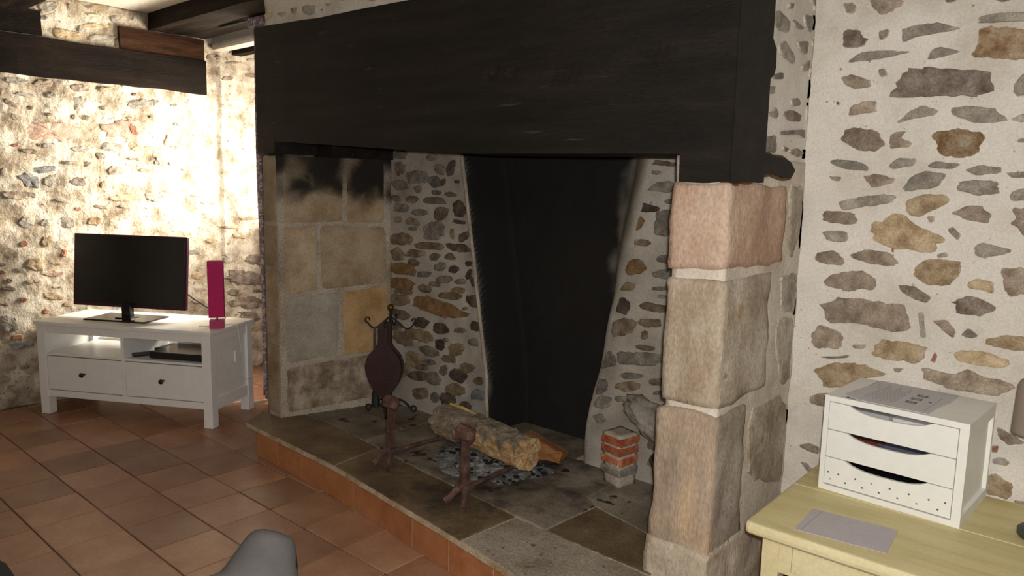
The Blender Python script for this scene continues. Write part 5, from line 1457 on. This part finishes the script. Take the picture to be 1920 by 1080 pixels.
# lamp at the right edge of the table
dl = tag(empty('desk_lamp', (-.128, 2.46, TZ)), 'taupe desk lamp cut by the right edge of the photo beside the drawer cabinet', 'lamp')
obj('lamp_base', lathe(BM(), [(0, 0), (.066, 0), (.070, .006), (.070, .018), (.064, .024), (0, .026)], (-.122, 2.46, TZ), 32), M['zinc'], dl, smooth=True)
obj('stem', tube(BM(), [(-.122, 2.46, TZ+.02), (-.115, 2.47, TZ+.35), (-.10, 2.47, TZ+.52), (-.14, 2.47, TZ+.50)], .007, 10), M['lampgrey'], dl)
obj('lamp_shade', lathe(BM(), [(0, .165), (.025, .163), (.046, .15), (.052, .135), (.056, .005), (.056, 0), (.052, 0), (.050, .13), (0, .15)], (-.178, 2.47, TZ+.292), 28), M['lampgrey'], dl, smooth=True)

# ------------------------------------------------------------------ person, resting with crossed legs beside the camera
def skin(name, pts, edges, radii, m, parent=None, sub=2):
    me = bpy.data.meshes.new(name); me.from_pydata(pts, edges, []); me.materials.append(m)
    o = bpy.data.objects.new(name, me); COL.objects.link(o)
    md = o.modifiers.new('skin', 'SKIN'); md.use_smooth_shade = True
    sv = me.skin_vertices[0].data
    for i, r in enumerate(radii): sv[i].radius = (r, r) if not isinstance(r, tuple) else r
    sv[0].use_root = True
    s_ = o.modifiers.new('sub', 'SUBSURF'); s_.levels = sub; s_.render_levels = sub
    if parent: o.parent = parent; o.matrix_parent_inverse = world_of(parent).inverted()
    return o
CR = Vector((math.cos(YAW), -math.sin(YAW), 0)); CF = Vector((math.sin(YAW), math.cos(YAW), 0)); CZ = Vector((0, 0, 1)); CO = Vector((0, 0, 1.45))
def cp_(r, f, z): return tuple(CR*r+CF*f+CZ*z)
def at(px, py, d): return tuple(CO+d*(_F+_R2*(px-960)/FPX-_U2*(py-540)/FPX))
person = tag(empty('person', cp_(-.45, -.05, 0)), 'person lounging with one foot in a grey sock raised at the bottom edge', 'person')
toe = at(518, 993, 1.14); ball = at(506, 1024, 1.13); arch = at(497, 1072, 1.11); heel = at(508, 1165, 1.06); ank = at(445, 1122, 1.05); shin = at(300, 1185, .98); calf = at(150, 1330, .93); knee = at(-20, 1500, .88)
foot = skin('sock', [toe, ball, arch, ank, shin, calf, heel], [(0, 1), (1, 2), (2, 3), (3, 4), (4, 5), (2, 6)],
     [.034, .043, .046, .048, .050, .056, .038], M['sock'], person)
foot['label'] = 'grey knitted sock on the raised foot'
hipL, hipR = cp_(-.48, -.05, .56), cp_(-.72, -.02, .55); pelvis = cp_(-.60, -.10, .58); belly = cp_(-.60, -.18, .80)
kneeB = at(-92, 1100, 1.10); ankB = cp_(-1.02, 1.25, .42); footB = cp_(-.98, 1.40, .40)
legs = skin('trousers', [pelvis, hipL, knee, calf, hipR, kneeB, ankB, belly], [(0, 1), (1, 2), (2, 3), (0, 4), (4, 5), (5, 6), (0, 7)],
     [.13, .10, .072, .062, .10, .115, .05, .13], M['trousers'], person)
body = skin('body', [cp_(-.60, -.18, .80), cp_(-.62, -.24, 1.02), cp_(-.62, -.26, 1.18), cp_(-.62, -.25, 1.28), cp_(-.62, -.22, 1.38), cp_(-.82, -.25, 1.16), cp_(-.90, -.10, .92), cp_(-.80, .08, .80), cp_(-.42, -.25, 1.16), cp_(-.34, -.10, .92), cp_(-.44, .08, .80)],
     [(0, 1), (1, 2), (2, 3), (3, 4), (2, 5), (5, 6), (6, 7), (2, 8), (8, 9), (9, 10)], [.13, .14, .13, .055, .095, .055, .042, .035, .055, .042, .035], M['trousers'], person)
# armchair that carries the person, outside the frame
ch = tag(empty('armchair', cp_(-.62, -.2, 0)), 'grey armchair outside the frame under the person', 'armchair')
def camr(bm):
    m = Matrix.Rotation(-YAW, 4, 'Z')
    m = Matrix(((CR.x, CF.x, 0, 0), (CR.y, CF.y, 0, 0), (0, 0, 1, 0), (0, 0, 0, 1)))
    for v in bm.verts: v.co = m @ v.co
    return bm
obj('seat', camr(bx(-.95, -.27, -.45, .12, .10, .44, bevel=.04)), M['print_dark'], ch)
obj('backrest', camr(bx(-.95, -.27, -.62, -.42, .10, 1.02, bevel=.05)), M['print_dark'], ch)
for x in (-.90, -.36):
    for y in (-.56, .02): obj('leg', camr(bx(x, x+.05, y, y+.05, 0, .10)), M['black'], ch)
